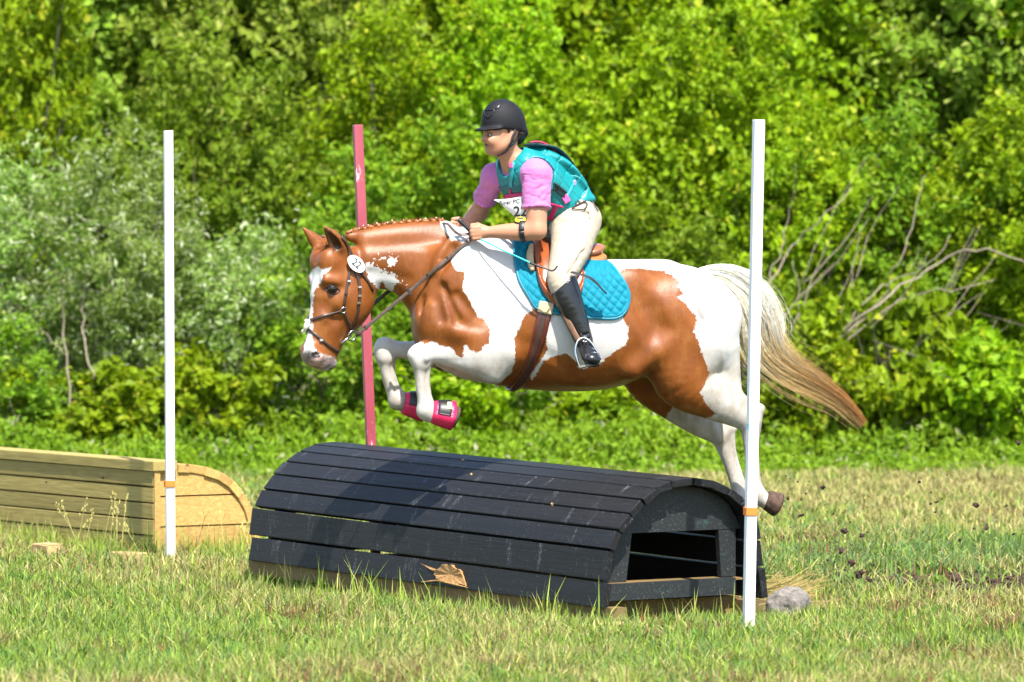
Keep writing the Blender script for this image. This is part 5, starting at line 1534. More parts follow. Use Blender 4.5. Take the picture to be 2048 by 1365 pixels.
# stirrup: leather strap and iron
stirrup = empty('stirrup', hp(1180, 715, .41), 'steel stirrup iron hanging on a brown leather under the rider boot', 'stirrup')
def stretch_strap(name, P, side_n, w, th, mat, parent):
    P = [Vector(p) for p in catmull(P, 4)]; mb = MB(); V, Fc = strap_geo(P, [Vector(side_n)] * len(P), w, th); mb.add(V, Fc); return mb.build(name, mat, parent)
M_strapb = pm('stirrup_leather', (.17, .085, .045), .5, .25, 40, .3, 140)
stretch_strap('leather', [hp(1119, 590, .375), hp(1126, 620, .385), (hp(1143, 655, .41)), hp(1159, 684, .438)], HL + HD * .8, .026, .006, M_strapb, stirrup)
def ell_px(c, pts): return pts
iron = [hp(1160, 735, .475), hp(1152, 712, .465), hp(1151, 695, .455), hp(1157, 681, .445), hp(1169, 677, .44), hp(1182, 686, .45), hp(1194, 704, .465), hp(1205, 723, .475)]
mb = MB(); V, Fc = tube_geo([Vector(p) for p in catmull(iron, 5)], .0055, 8, flat=(1.3, .9)); mb.add(V, Fc); mb.build('iron', M_steel, stirrup)
tr = [hp(1158, 738, .47), hp(1207, 724, .47)]
mb = MB(); V, Fc = strap_geo([tr[0], (tr[0] + tr[1]) / 2, tr[1]], [Vector((0, 0, 1))] * 3, .055, .012); mb.add(V, Fc); mb.build('tread', pm('tread_rubber', (.16, .16, .12), .7, .2), stirrup)
# loose end of the stirrup leather, flying
mb = MB(); P = [Vector(p) for p in catmull([hp(1142, 545, .40), hp(1160, 550, .42), hp(1180, 557, .43), hp(1194, 568, .43), hp(1204, 580, .42), hp(1213, 588, .41)], 4)]
V, Fc = strap_geo(P, [Vector((.25, -.4, .9))] * len(P), [.020] * 8 + [.026] * (len(P) - 9) + [.010], .004); mb.add(V, Fc); mb.build('loose_end', M_blk, stirrup)

# ---------------------------------------------------------------- reins
HAND = hp(944, 476, .215)
reins = empty('reins', hp(820, 570, .2), 'brown leather reins running from the bit to the rider hands', 'reins')
def sag(a_, b_, n, dz): return [Vector(a_).lerp(Vector(b_), i / n) - Vector((0, 0, dz * 4 * (i / n) * (1 - i / n))) for i in range(n + 1)]
def clear(P, gap=.012):
    """lift a strap that would run through the coat onto it"""
    out = []
    for p in P:
        d_ = (p - CAMP); L_ = d_.length; d_.normalize(); q, n_, i_, ds = H_BVH.ray_cast(CAMP, d_)
        out.append(q - d_ * gap if q is not None and ds - gap < L_ and L_ - ds < .12 else p)
    for it in range(2): out = [out[0]] + [(out[i - 1] + out[i] * 2 + out[i + 1]) / 4 for i in range(1, len(out) - 1)] + [out[-1]]
    return out
Pn = clear(sag(bitc + HDD * -.02, HAND, 24, .004))
mb = MB(); V, Fc = strap_geo(Pn, [HL + Vector((0, 0, .3))] * len(Pn), .017, .004); mb.add(V, Fc); mb.build('near_rein', M_rein, reins)
FH = hp(925, 452, -.17)
Pf = sag(hmir(bitc), FH, 14, .004)
mb = MB(); V, Fc = strap_geo(Pf, [-HL] * len(Pf), .017, .004); mb.add(V, Fc); mb.build('far_rein', M_rein, reins)
for t in (.10, .47, .66, .80, .97):
    p = Pn[int(t * (len(Pn) - 1))]; d_ = (Pn[-1] - Pn[0]).normalized()
    o = put('keeper' if t != .47 else 'rein_stop', box_me('keeper', .014 if t != .47 else .016, .024 if t != .47 else .046, .010, .003), M_leather, reins, frame(p, d_, HL.cross(d_), HL))
lp = [hp(885, 447, .02), hp(895, 449, .08), hp(904, 458, .14), hp(912, 466, .18), hp(922, 470, .21), hp(938, 469, .21)]
lp = [Vector(p) for p in catmull(lp, 4)]
mb = MB(); V, Fc = strap_geo(lp, [HL + Vector((-.2, 0, .8))] * len(lp), .014, .004); mb.add(V, Fc); mb.build('rein_loop', M_rein, reins)

# ---------------------------------------------------------------- bell boots on the front hooves
def cone_shell(name, a_, b_, r0, r1, mat, parent, th=.006, arc=(0, 2 * math.pi), up=None, lip=0.0, t0=0.0, t1=1.0):
    a_ = Vector(a_); b_ = Vector(b_); d_ = (b_ - a_); Ln = d_.length; d_.normalize()
    x = Vector(HL if up is None else up); x = (x - d_ * x.dot(d_)).normalized(); y = d_.cross(x); seg = 28; V = []; rows = 6
    for lay in (0, 1):
        for i in range(rows + 1):
            t = t0 + (t1 - t0) * i / rows; r_ = r0 + (r1 - r0) * (t ** .7) - (0 if lay == 0 else th)
            for j in range(seg + 1):
                ang = arc[0] + (arc[1] - arc[0]) * j / seg
                V.append(a_ + d_ * (Ln * t) + x * (r_ * math.cos(ang)) + y * (r_ * math.sin(ang)))
    w = seg + 1; n = (rows + 1) * w; Fc = []
    for i in range(rows):
        for j in range(seg):
            k = i * w + j; Fc += [(k, k + 1, k + w + 1, k + w), (n + k, n + k + w, n + k + w + 1, n + k + 1)]
    for j in range(seg):
        Fc += [(j, n + j, n + j + 1, j + 1), (rows * w + j, rows * w + j + 1, n + rows * w + j + 1, n + rows * w + j)]
    for i in range(rows):
        for j in (0, seg): k = i * w + j; Fc.append((k, k + w, n + k + w, n + k))
    mb = MB(); mb.add(V, Fc); return mb.build(name, mat, parent)
def bell(a_, b_, label):
    e = empty('bell_boot', a_, label, 'bell boot', 'pink bell boots on the front hooves')
    cone_shell('shell', a_, b_, .050, .071, M_pinkboot, e, .007)
    a2, b2 = Vector(a_), Vector(b_)
    cone_shell('strap', a2.lerp(b2, .18), a2.lerp(b2, .78), .060, .0725, M_blk, e, .004, (-.75, .75), up=HL * .8 + Vector((0, 0, .75)))
    cone_shell('strap_label', a2.lerp(b2, .55), a2.lerp(b2, .76), .0705, .0755, M_cream, e, .003, (-.35, .25), up=HL * .8 + Vector((0, 0, .62)))
    V, Fc = None, None
    return e
bell(hp(863, 824, .16), hp(906, 832, .16), 'pink bell boot with a black strap on the nearer front hoof')
bell(hp(806, 806, -.18), hp(849, 815, -.18), 'pink bell boot on the farther front hoof, mostly hidden')
# ================================================================ RIDER
RYAW = R(33); RO = hp(1132, 470, 0)
RD = Vector((-math.cos(RYAW), -math.sin(RYAW), 0)); RL = Vector((math.sin(RYAW), -math.cos(RYAW), 0))
def rp(px, py, lat=0.0): return on_plane(px, py, RO + RL * lat, RL)
FYAW = R(30); FD_ = Vector((-math.cos(FYAW), -math.sin(FYAW), 0)); FL_ = Vector((math.sin(FYAW), -math.cos(FYAW), 0))
FO = rp(1006, 262, .0)
def fp(px, py, lat=0.0): return on_plane(px, py, FO + FL_ * lat, FL_)
RLn = np.array(RL); HLn = np.array(HL); FLn = np.array(FL_)
def crease(m, scale, stretch, strength, dist):
    nt = m.node_tree; b = nt.nodes['Principled BSDF']; old = b.inputs['Normal'].links[0].from_socket if b.inputs['Normal'].links else None
    n = nt.nodes.new('ShaderNodeBump'); n.inputs['Strength'].default_value = strength; n.inputs['Distance'].default_value = dist
    w = noise_tex(nt, scale, 2, .5, stretch); k = mathn(nt, 'ABSOLUTE', mathn(nt, 'SUBTRACT', w, .5)); k = ramp(nt, k, (0, .12, 0, 1))
    nt.links.new(k, n.inputs['Height'])
    if old: nt.links.new(old, n.inputs['Normal'])
    nt.links.new(n.outputs[0], b.inputs['Normal'])
M_skin = pm('skin', (.40, .19, .11), .5, .08, 14, .12, 120, spec=.35)
M_shirt = pm('pink_shirt', (.47, .135, .345), .85, .07, 10, .15, 240, sheen=.1)
M_vest = pm('teal_vest', (.003, .20, .21), .42, .10, 14, .1, 90, spec=.45)
M_vestd = pm('teal_webbing', (.003, .10, .105), .55, .12, 40, .2, 160)
M_vestl = pm('light_teal_webbing', (.02, .30, .33), .5, .1, 40, .2, 160)
M_navy = pm('vest_lining', (.006, .035, .05), .7, .15, 30)
M_mag = pm('magenta_trim', (.42, .005, .095), .55, .12, 40)
M_pinkb = pm('pink_buckle', (.75, .10, .32), .35, .05)
M_breech = pm('cream_breeches', (.38, .315, .235), .75, .06, 9, .12, 200)
M_boot = pm('black_boot_leather', (.010, .011, .013), .26, .3, 12, .2, 30, spec=.5)
M_helm = pm('black_helmet_cloth', (.0055, .0055, .007), .7, .2, 90, .25, 220, spec=.3)
M_helmg = pm('glossy_black', (.010, .010, .012), .25, .1)
crease(M_shirt, 7, (1, 1, 1.8), .5, .010); crease(M_breech, 7, (1, 1, 1.6), .3, .006); crease(M_boot, 6, (1, 1, 2), .15, .004)
M_hair = pm('dark_brown_hair', (.016, .009, .006), .5, .3, 80, .4, 160)
M_lip = pm('lips', (.30, .09, .07), .4, .1)

torso = [((1146, 446), .115, .165), ((1122, 420), .110, .150), ((1090, 388), .112, .150), ((1062, 360), .112, .165), ((1042, 338), .085, .165), ((1028, 322), .058, .10)]
def torso_st(off=0.0, woff=None, n0=0, n1=None):
    woff = off if woff is None else woff
    return catmull([list(rp(*c)) + [a + off, w + woff] for c, a, w in torso[n0:n1]], 4)
SH_N = rp(1072, 346, .165); SH_F = rp(990, 350, -.135)
EL_N = hp(1074, 461, .31); WR_N = hp(978, 465, .235); EL_F = hp(958, 424, -.24); WR_F = hp(932, 451, -.16)
TH = [(1150, 440, .09, .112, .11), (1143, 490, .22, .094, .085), (1132, 525, .29, .076, .072), (1122, 556, .335, .062, .058)]
CALF = [(1126, 572, .345, .058, .055), (1139, 605, .362, .058, .056), (1154, 645, .372, .048, .046), (1168, 683, .38, .037, .036)]
def leg_st(L, off=0.0, s=1):
    return catmull([list(hp(x, y, lt) if s > 0 else bodymir(hp(x, y, lt))) + [a + off, w + off] for x, y, lt, a, w in L], 4)
lo = np.array((-.40, 27.05, .88)); hi = np.array((.62, 28.75, 2.42))
def new_field(h=.0048, a=None, b=None): return Field(lo if a is None else a, hi if b is None else b, h)

def hand(Fd, g, lab):
    """closed fist: palm, four curled fingers, thumb along the top"""
    Fd.cap(g(972, 465, 0), g(955, 464, .0), .026, .030, .017, .019, HLn, .012, lab)
    for i in range(4):
        y0 = 454 + 7.2 * i; r_ = (.0098, .0100, .0096, .0084)[i]; dx = (0, -1.5, -.5, 2)[i]
        k0 = g(958 + dx, y0 + 1, .010); k1 = g(945 + dx, y0 + 2, .006); k2 = g(941 + dx, y0 + 4, -.022); k3 = g(951 + dx, y0 + 4, -.034); 
        Fd.cap(k0, k1, r_ * 1.1, r_ * 1.08, None, None, None, .006, lab); Fd.cap(k1, k2, r_ * 1.05, r_ * .95, None, None, None, .003, lab); Fd.cap(k2, k3, r_ * .95, r_ * .8, None, None, None, .002, lab)
    Fd.cap(g(970, 457, -.004), g(956, 450, -.012), .0125, .0115, None, None, None, .008, lab); Fd.cap(g(956, 450, -.012), g(943, 450.5, -.016), .0108, .0085, None, None, None, .002, lab)

Fb = new_field()
Fb.loft(torso_st(-.006), RLn, .03, 1, .7)
Fb.chain([SH_N, Vector(SH_N).lerp(EL_N, .5), EL_N], [.056, .052, .044], None, HLn, .04, 2, 4)
Fb.chain([EL_N, Vector(EL_N).lerp(WR_N, .3) + Vector((0, 0, -.004)), Vector(EL_N).lerp(WR_N, .7), WR_N, hp(966, 465, .232)], [.043, .044, .035, .026, .026], [.04, .041, .033, .024, .018], HLn, .02, 2, 4)
Fb.chain([SH_F, Vector(SH_F).lerp(EL_F, .5), EL_F], [.040, .042, .042], None, HLn, .04, 2, 4)
Fb.chain([EL_F, Vector(EL_F).lerp(WR_F, .5), WR_F], [.044, .040, .028], None, HLn, .02, 2, 4)
hand(Fb, lambda x, y, l: hp(x, y, .228 + l), 2)
hand(Fb, lambda x, y, l: hp(x - 38, y - 12, -.15 - l), 2)
for s_ in (1, -1):
    Fb.loft(leg_st(TH, -.017, s_), HLn, .02, 3, 1); Fb.loft(leg_st(CALF, -.012, s_), HLn, .02, 3, 1)
    m_ = (lambda p: p) if s_ > 0 else bodymir
    Fb.cap(m_(hp(1174, 697, .375)), m_(hp(1182, 714, .455)), .024, .017, .026, .024, np.array((0, 0, 1.)), .02, 3)
# neck and head
Fb.chain([rp(1034, 330, 0), rp(1020, 312, 0), fp(1012, 292, 0)], [.064, .054, .052], [.062, .052, .050], FLn, .03, 4, 3)
ax_f = [FLn, np.array(FD_), np.array((0, 0, 1.))]
Fb.ell(fp(1008, 250, 0), (.076, .094, .100), ax_f, .02, 4)
Fb.ell(fp(992, 276, 0), (.055, .057, .066), ax_f, .03, 4)
Fb.ell(fp(990, 294, 0), (.044, .042, .034), ax_f, .03, 4)
def fboth(fn):
    fn(1); fn(-1)
def face(s_):
    Fb.cap(fp(990, 301, .022 * s_), fp(1017, 286, .056 * s_), .017, .018, None, None, None, .03, 4)      # jaw
    Fb.ell(fp(985, 281, .040 * s_), (.014, .020, .018), ax_f, .03, 4)                                     # cheek
    Fb.cap(fp(973.5, 263, .010 * s_), fp(982, 263, .045 * s_), .010, .009, None, None, None, .016, 4)      # brow
    Fb.ell(fp(976, 269.5, .030 * s_), (.018, .014, .010), ax_f, .012, 4, 'sub')                             # socket
    Fb.ell(fp(973.5, 279, .012 * s_), (.009, .011, .008), ax_f, .008, 4)                                   # nostril wing
    Fb.ell(fp(1024, 272, .074 * s_), (.010, .017, .029), [FLn, np.array(FD_ * .95 + Vector((0, 0, .3))), np.array(Vector((0, 0, .95)) - FD_ * .3)], .008, 5)   # ear
    Fb.ell(fp(1022, 270, .084 * s_), (.006, .009, .018), ax_f, .004, 5, 'sub')
fboth(face)
Fb.cap(fp(976, 266, 0), fp(967.5, 279, 0), .0085, .0125, None, None, None, .014, 4)                         # nose
Fb.chain([fp(980.5, 288.6, -.025), fp(975.5, 287.6, -.013), fp(973.8, 287.2, 0), fp(975.5, 287.6, .013), fp(980.5, 288.6, .025)], [.004, .0070, .0078, .0070, .004], None, None, .008, 6, 4)
Fb.chain([fp(981, 292.5, -.022), fp(976.5, 293.8, -.011), fp(975.2, 294, 0), fp(976.5, 293.8, .011), fp(981, 292.5, .022)], [.004, .0078, .0085, .0078, .004], None, None, .008, 6, 4)
Fb.chain([fp(981.5, 292.4, -.028), fp(975.5, 290.5, -.018), fp(971, 290.2, 0), fp(975.5, 290.5, .018), fp(981.5, 292.4, .028)], [.001, .0034, .004, .0034, .001], None, None, .003, 7, 5, 1, 'sub')
Fb.ell(fp(980.5, 303, 0), (.020, .018, .016), ax_f, .02, 4)                                                # chin
V, Q, blab = Fb.mesh(1, .5)
person = empty('person', hp(1140, 480, 0), 'rider in black helmet, teal body protector and pink shirt leaning forward on the horse', 'person')
me = np_mesh('person', V, Q); lipm = np.where(blab == 6, 1.0, 0.0); lipm = np.where(blab == 7, 1.3, lipm); fattr(me, 'lip', lipm)
nt = M_skin.node_tree; b = nt.nodes['Principled BSDF']; lk = b.inputs['Base Color'].links[0].from_socket
a = N(nt, 'ShaderNodeAttribute', attribute_name='lip')
nt.links.new(mixc(nt, ramp(nt, a.outputs['Fac'], (1, 1.6, 0, 1)), mixc(nt, ramp(nt, a.outputs['Fac'], (.2, 1, 0, .8)), lk, (.36, .12, .09)), (.05, .015, .012)), b.inputs['Base Color'])
put('body', me, M_skin, person)
M_eyew = pm('eye_white', (.40, .34, .30), .2, .05); M_iris = pm('eye_iris', (.03, .018, .012), .1, .1)
for s_ in (1, -1):
    c_ = fp(978.3, 270.2, .030 * s_); e = ball('eye', c_, (.0095, .0098, .0082), (FL_, FD_, (0, 0, 1)), M_eyew, person, 16, 10)
    ball('iris', Vector(c_) + FD_ * .0055 + FL_ * .002, (.0062, .0052, .0066), (FL_, FD_, (0, 0, 1)), M_iris, e, 12, 8)

# shirt
Fs = new_field(.0048, np.array((-.36, 27.1, 1.45)), np.array((.5, 28.7, 2.25)))
Fs.loft(torso_st(.006)[:-2], RLn, .03, 1, .6)
def sleeve(Fd, a_, b_, t1, r0, r1):
    a_ = Vector(a_); e_ = a_.lerp(Vector(b_), t1); Fd.chain([a_, a_.lerp(e_, .5), e_], [r0, (r0 + r1) / 2 * 1.02, r1], None, HLn, .03, 2, 5, .55)
    d = (Vector(b_) - a_).normalized(); cen = e_ + d * .012
    def below(X, Y, Z): return -((X - cen.x) * d.x + (Y - cen.y) * d.y + (Z - cen.z) * d.z)
    Fd.apply(np.array(cen) - .12, np.array(cen) + .12, below, .004, 0, 'sub')
    # hem roll
    x = d.orthogonal().normalized(); y = d.cross(x)
    for i in range(16):
        p = [cen - d * .010 + (x * math.cos(t) + y * math.sin(t)) * (r1 + .000) for t in (2 * math.pi * i / 16, 2 * math.pi * (i + 1) / 16)]
        Fd.cap(p[0], p[1], .006, .006, None, None, None, .004, 2)
    # creases
    for i in range(9):
        t = random.uniform(.25, .92); ph = random.uniform(0, 6.28); q = a_.lerp(e_, t)
        p = [q + d * .03 * k + (x * math.cos(ph + .5 * k) + y * math.sin(ph + .5 * k)) * (r0 + (r1 - r0) * t + .002) for k in (-1, 0, 1)]
        Fd.chain(p, [.002, .0045, .002], None, None, .014, 2, 3, 1, 'sub')
Fs.ell(SH_N, (.068, .068, .064), None, .03, 2); Fs.ell(SH_F, (.060, .060, .056), None, .03, 2)
sleeve(Fs, SH_N, EL_N, .60, .070, .064); sleeve(Fs, SH_F, EL_F, .62, .056, .054)
nk = rp(1017, 316, 0)
Fs.ell(nk + RD * .02, (.052, .056, .075), [RLn, np.array(RD), np.array((0, 0, 1.))], .008, 1, 'sub')
V, Q, _ = Fs.mesh(1); put_world('shirt', V, Q, M_shirt, person)

# body protector
Fv = new_field(.0046, np.array((-.36, 27.1, 1.40)), np.array((.62, 28.7, 2.25)))
Fv.loft(torso_st(.024, .026, 1), RLn, .02, 1, .55)
Fv.chain([rp(1070, 302, .0), rp(1104, 328, 0), rp(1133, 368, 0), rp(1153, 396, .0)], [.028, .036, .040, .018], [.10, .15, .165, .14], RLn, .03, 1, 5, .6)
Fv.chain([rp(1143, 394, .08), rp(1160, 402, .06)], [.03, .012], [.08, .08], RLn, .03, 1, 4, .5)
for c_, r_ in ((SH_N, .088), (SH_F, .082)):
    c_ = Vector(c_); s_ = 1 if c_ is SH_N else 1
e_ = Vector(SH_N).lerp(EL_N, .55); Fv.cap(Vector(SH_N) + RL * .03 - Vector((0, 0, .002)), e_, .092, .070, None, None, None, .006, 2, 'sub')
e_ = Vector(SH_F).lerp(EL_F, .55); Fv.cap(Vector(SH_F) - RL * .03, e_, .086, .070, None, None, None, .006, 2, 'sub')
Fv.cap(rp(1030, 330, 0), rp(1005, 290, 0), .070, .085, .066, .075, RLn, .008, 1, 'sub')
Fv.ell(rp(1000, 335, 0) , (.045, .05, .05), [RLn, np.array(RD), np.array((0, 0, 1.))], .01, 1, 'sub')
# hem: cut at the waist, obliquely
hc = Vector(rp(1134, 436, 0)); hn = (Vector(rp(1138, 462, 0)) - Vector(rp(1100, 388, 0))).normalized()
Fv.apply(np.array(hc) - .35, np.array(hc) + .35, lambda X, Y, Z: -((X - hc.x) * hn.x + (Y - hc.y) * hn.y + (Z - hc.z) * hn.z), .008, 0, 'sub')
# stitched quilting
t0 = Vector(rp(1030, 322, 0)); t1 = Vector(rp(1150, 446, 0)); td = (t1 - t0).normalized(); tn = td.cross(RL)
X = Fv.ax[0][:, None, None] - t0.x; Y = Fv.ax[1][None, :, None] - t0.y; Z = Fv.ax[2][None, None, :] - t0.z
s_ = X * td.x + Y * td.y + Z * td.z; u_ = X * RL.x + Y * RL.y + 0 * Z; v_ = X * tn.x + Y * tn.y + Z * tn.z
th = np.arctan2(u_, v_)
g1 = np.abs(((s_ + .10 * np.abs(u_)) / .066) % 1 - .5) * .066 * 2; g1 = .066 - g1
g2 = np.abs((th / R(27) + .3) % 1 - .5) * 2; g2 = (1 - g2) * R(27) / 2 * .15
Fv.D += (.0042 * np.maximum(np.exp(-(g1 / .005) ** 2), np.exp(-(g2 / .0035) ** 2))).astype(np.float32)
VV, Q, _ = Fv.mesh(1); vest = put_world('body_protector', VV, Q, M_vest, person)
V_BVH = BVHTree.FromPolygons([tuple(v) for v in VV], Q.tolist())
def vhit(px, py, off=.003, bvh=None):
    d = ray(px, py).normalized(); p, n_, i_, ds = (bvh or V_BVH).ray_cast(CAMP, d)
    if p is None: return None
    if n_.dot(d) > 0: n_ = -n_
    return p + n_ * off, n_
def vstrap(name, pts, w, th, mat, parent, off=.002, step=3.0):
    P = []; Nn = []
    for x, y in dens(pts, step):
        r_ = vhit(x, y, off)
        if r_ is not None: P.append(r_[0]); Nn.append(r_[1])
    if len(P) < 2: return None
    for it in range(3):
        P = [P[0]] + [(P[i - 1] + P[i] * 2 + P[i + 1]) / 4 for i in range(1, len(P) - 1)] + [P[-1]]
        Nn = [Nn[0]] + [(Nn[i - 1] + Nn[i] * 2 + Nn[i + 1]).normalized() for i in range(1, len(Nn) - 1)] + [Nn[-1]]
    mb = MB(); V, Fc = strap_geo(P, Nn, w, th); mb.add(V, Fc); return mb.build(name, mat, parent)
# dark stand-off back lining with magenta piping
Fl = new_field(.005, np.array((-.2, 27.3, 1.55)), np.array((.5, 28.6, 2.25)))
Fl.chain([rp(1064, 290, .02), rp(1092, 297, .02), rp(1116, 322, .02), rp(1138, 353, .02)], [.008, .011, .011, .006], [.08, .11, .12, .10], RLn, .02, 1, 5, .6)
V, Q, _ = Fl.mesh(1); put_world('back_lining', V, Q, M_navy, vest)
pp = [Vector(p) for p in catmull([rp(1060, 285, .06), rp(1078, 284, .07), rp(1098, 292, .08), rp(1116, 311, .09), rp(1134, 338, .09), rp(1150, 360, .09)], 4)]
mb = MB(); V, Fc = tube_geo(pp, .0045, 6); mb.add(V, Fc); mb.build('piping', M_mag, vest)
# webbing: shoulder straps, chest bands, waist strap, buckles
vstrap('shoulder_strap', [(1033, 300), (1029, 316), (1026, 334), (1024, 352), (1022, 374)], .020, .004, M_vestl, vest)
vstrap('shoulder_strap', [(984, 322), (983, 338), (984, 356), (985, 376)], .024, .004, M_vestl, vest)
vstrap('chest_band', [(972, 381), (990, 381), (1010, 380), (1030, 377), (1047, 375)], .042, .004, M_vestd, vest)
vstrap('chest_trim', [(974, 395), (990, 395.5), (1010, 394), (1030, 391), (1048, 388)], .024, .007, M_mag, vest)
vstrap('trim_tab', [(1022, 377), (1024, 394)], .013, .007, M_mag, vest); vstrap('trim_tab', [(986, 379), (988, 395)], .013, .007, M_mag, vest)
vstrap('waist_strap', [(1149, 362), (1142, 378), (1134, 394)], .020, .005, M_vestl, vest)
vstrap('waist_trim', [(1099, 440), (1107, 424), (1114, 410)], .022, .004, M_mag, vest)
vstrap('waist_trim', [(1096, 407), (1110, 410), (1126, 415)], .010, .005, M_mag, vest)
def buckle(px, py, w, h, mat=M_pinkb, rot=0.0):
    r_ = vhit(px, py, .006)
    if r_ is None: return
    p, n_ = r_; x = (Vector((math.cos(rot), 0, -math.sin(rot)))); x = (x - n_ * x.dot(n_)).normalized(); y = n_.cross(x)
    put('buckle', box_me('buckle', w, h, .009, .003, 2), mat, vest, frame(p, x, y, n_))
buckle(1024, 331, .020, .024); buckle(981, 329, .022, .022); buckle(1131, 398, .038, .032, M_pinkb, R(55)); buckle(1147, 366, .024, .022, pm('mauve_buckle', (.42, .28, .55), .4, .05), R(55))
for i in range(7):
    a_ = (1109 + 3.6 * i, 364 + 2.8 * i); b_ = (1107 + 3.4 * i, 376 + 2.9 * i)
    vstrap('lace', [a_, b_], .0065, .004, M_blk, vest, step=2.0); 
vstrap('lace', [(1107, 366), (1132, 386)], .006, .005, M_blk, vest); vstrap('lace', [(1105, 377), (1129, 396)], .006, .005, M_blk, vest)
# white bib with the club name
M_bib = pm('white_bib', (.60, .59, .56), .7, .05, 12)
bib = None
bl = [(990, 399.5), (1005, 399), (1022, 397), (1040, 394), (1060, 391)]
bb = [(993, 402), (1006, 413), (1022, 427), (1040, 440), (1060, 446)]
def bibp(x, y):
    """the bib hangs from the chest band, a hand's breadth in front of the belly"""
    p = rp(x, y, -.06 + (x - 990) * .0029); d_ = (p - CAMP).normalized(); return p - d_ * .05
top_ = catmull(bl, 4); bot_ = catmull(bb, 4); V = []; Fc = []
for (xa, ya_), (xb, yb) in zip(top_, bot_):
    for t in (0, .33, .66, 1): V.append(bibp(xa + (xb - xa) * t, ya_ + (yb - ya_) * t) + RD * .010 * math.sin(math.pi * t))
V2 = [v - RD * .003 for v in V]; m_ = len(V); V = V + V2; n_c = len(top_)
for i in range(n_c - 1):
    for j in range(3):
        k = i * 4 + j; Fc.append((k, k + 1, k + 5, k + 4)); Fc.append((m_ + k, m_ + k + 4, m_ + k + 5, m_ + k + 1))
    Fc.append((i * 4 + 3, m_ + i * 4 + 3, m_ + i * 4 + 7, i * 4 + 7))
mb = MB(); mb.add(V, Fc); bib = mb.build('bib', M_bib, person)
BB = BVHTree.FromPolygons([tuple(v) for v in V], Fc)
def bib_print(name, s, size, cx, cy, slope, squeeze=1.0):
    me_ = text(name, s, 1.0, None, M_ink, bib, ext=0.0); VV_ = []
    for v in me_.vertices:
        x = cx + v.co.x * size * squeeze; y = cy - v.co.y * size + slope * (x - cx)
        h_ = vhit(x, y, .0015, BB)
        VV_.append(h_[0] if h_ else bibp(x, y) - (bibp(x, y) - CAMP).normalized() * .012)
    return put_world(name, [tuple(v) for v in VV_], [list(p.vertices) for p in me_.polygons], M_ink, bib, smooth=False)
bib_print('bib_text', 'River PC H', 11.5, 1025, 404.5, -.09)
bib_print('bib_number', '22', 29, 1041, 424, -.06)

# breeches
Fp = new_field(.0048, np.array((-.1, 27.2, 1.25)), np.array((.62, 28.8, 2.0)))
Fp.loft(torso_st(.004, .0, 0, 2), RLn, .03, 1, .7)
for s_ in (1, -1):
    L_ = TH + [(1128, 578, .348, .058, .055)]
    Fp.loft(leg_st(L_, .005, s_), HLn, .05, 1, .8)
    m_ = (lambda p: p) if s_ > 0 else bodymir
    Fp.ell(m_(hp(1147, 450, .09)), (.090, .10, .105), None, .05, 1)
for pts, r_ in ((((1092, 452, .20), (1120, 447, .225), (1150, 440, .24)), .005), (((1085, 470, .2), (1110, 455, .23), (1135, 446, .24)), .004), (((1150, 520, .345), (1163, 505, .32), (1172, 495, .27)), .0015), (((1136, 548, .385), (1150, 530, .37), (1160, 518, .34)), .004), (((1170, 420, .2), (1178, 440, .2), (1182, 455, .17)), .004), (((1155, 412, .22), (1172, 425, .2), (1186, 436, .15)), .004)):
    Fp.chain([hp(*p) for p in pts], [r_ * .5, r_, r_ * .5], None, None, .016, 1, 4, 1, 'sub')
V, Q, _ = Fp.mesh(1); put_world('breeches', V, Q, M_breech, person)
B_BVH = BVHTree.FromPolygons([tuple(v) for v in V], Q.tolist())
# black lanyard tangle hanging at the waist
for pts in ([(1140, 398), (1150, 404), (1152, 412), (1144, 418), (1152, 421), (1166, 420), (1173, 410), (1165, 404)], [(1150, 400), (1160, 408), (1150, 414), (1158, 410), (1170, 404)], [(1176, 398), (1184, 408), (1190, 418), (1194, 424)]):
    P = []
    for x, y in dens([tuple(p) for p in catmull(pts, 3)], 3):
        r_ = vhit(x, y, .008, B_BVH) or vhit(x, y, .008)
        P.append(r_[0] if r_ else (P[-1] + Vector((.006, 0, -.006)) if P else hp(x, y, .22)))
    mb = MB(); V, Fc = tube_geo(P, .0032, 5); mb.add(V, Fc); mb.build('lanyard', M_blk, person)

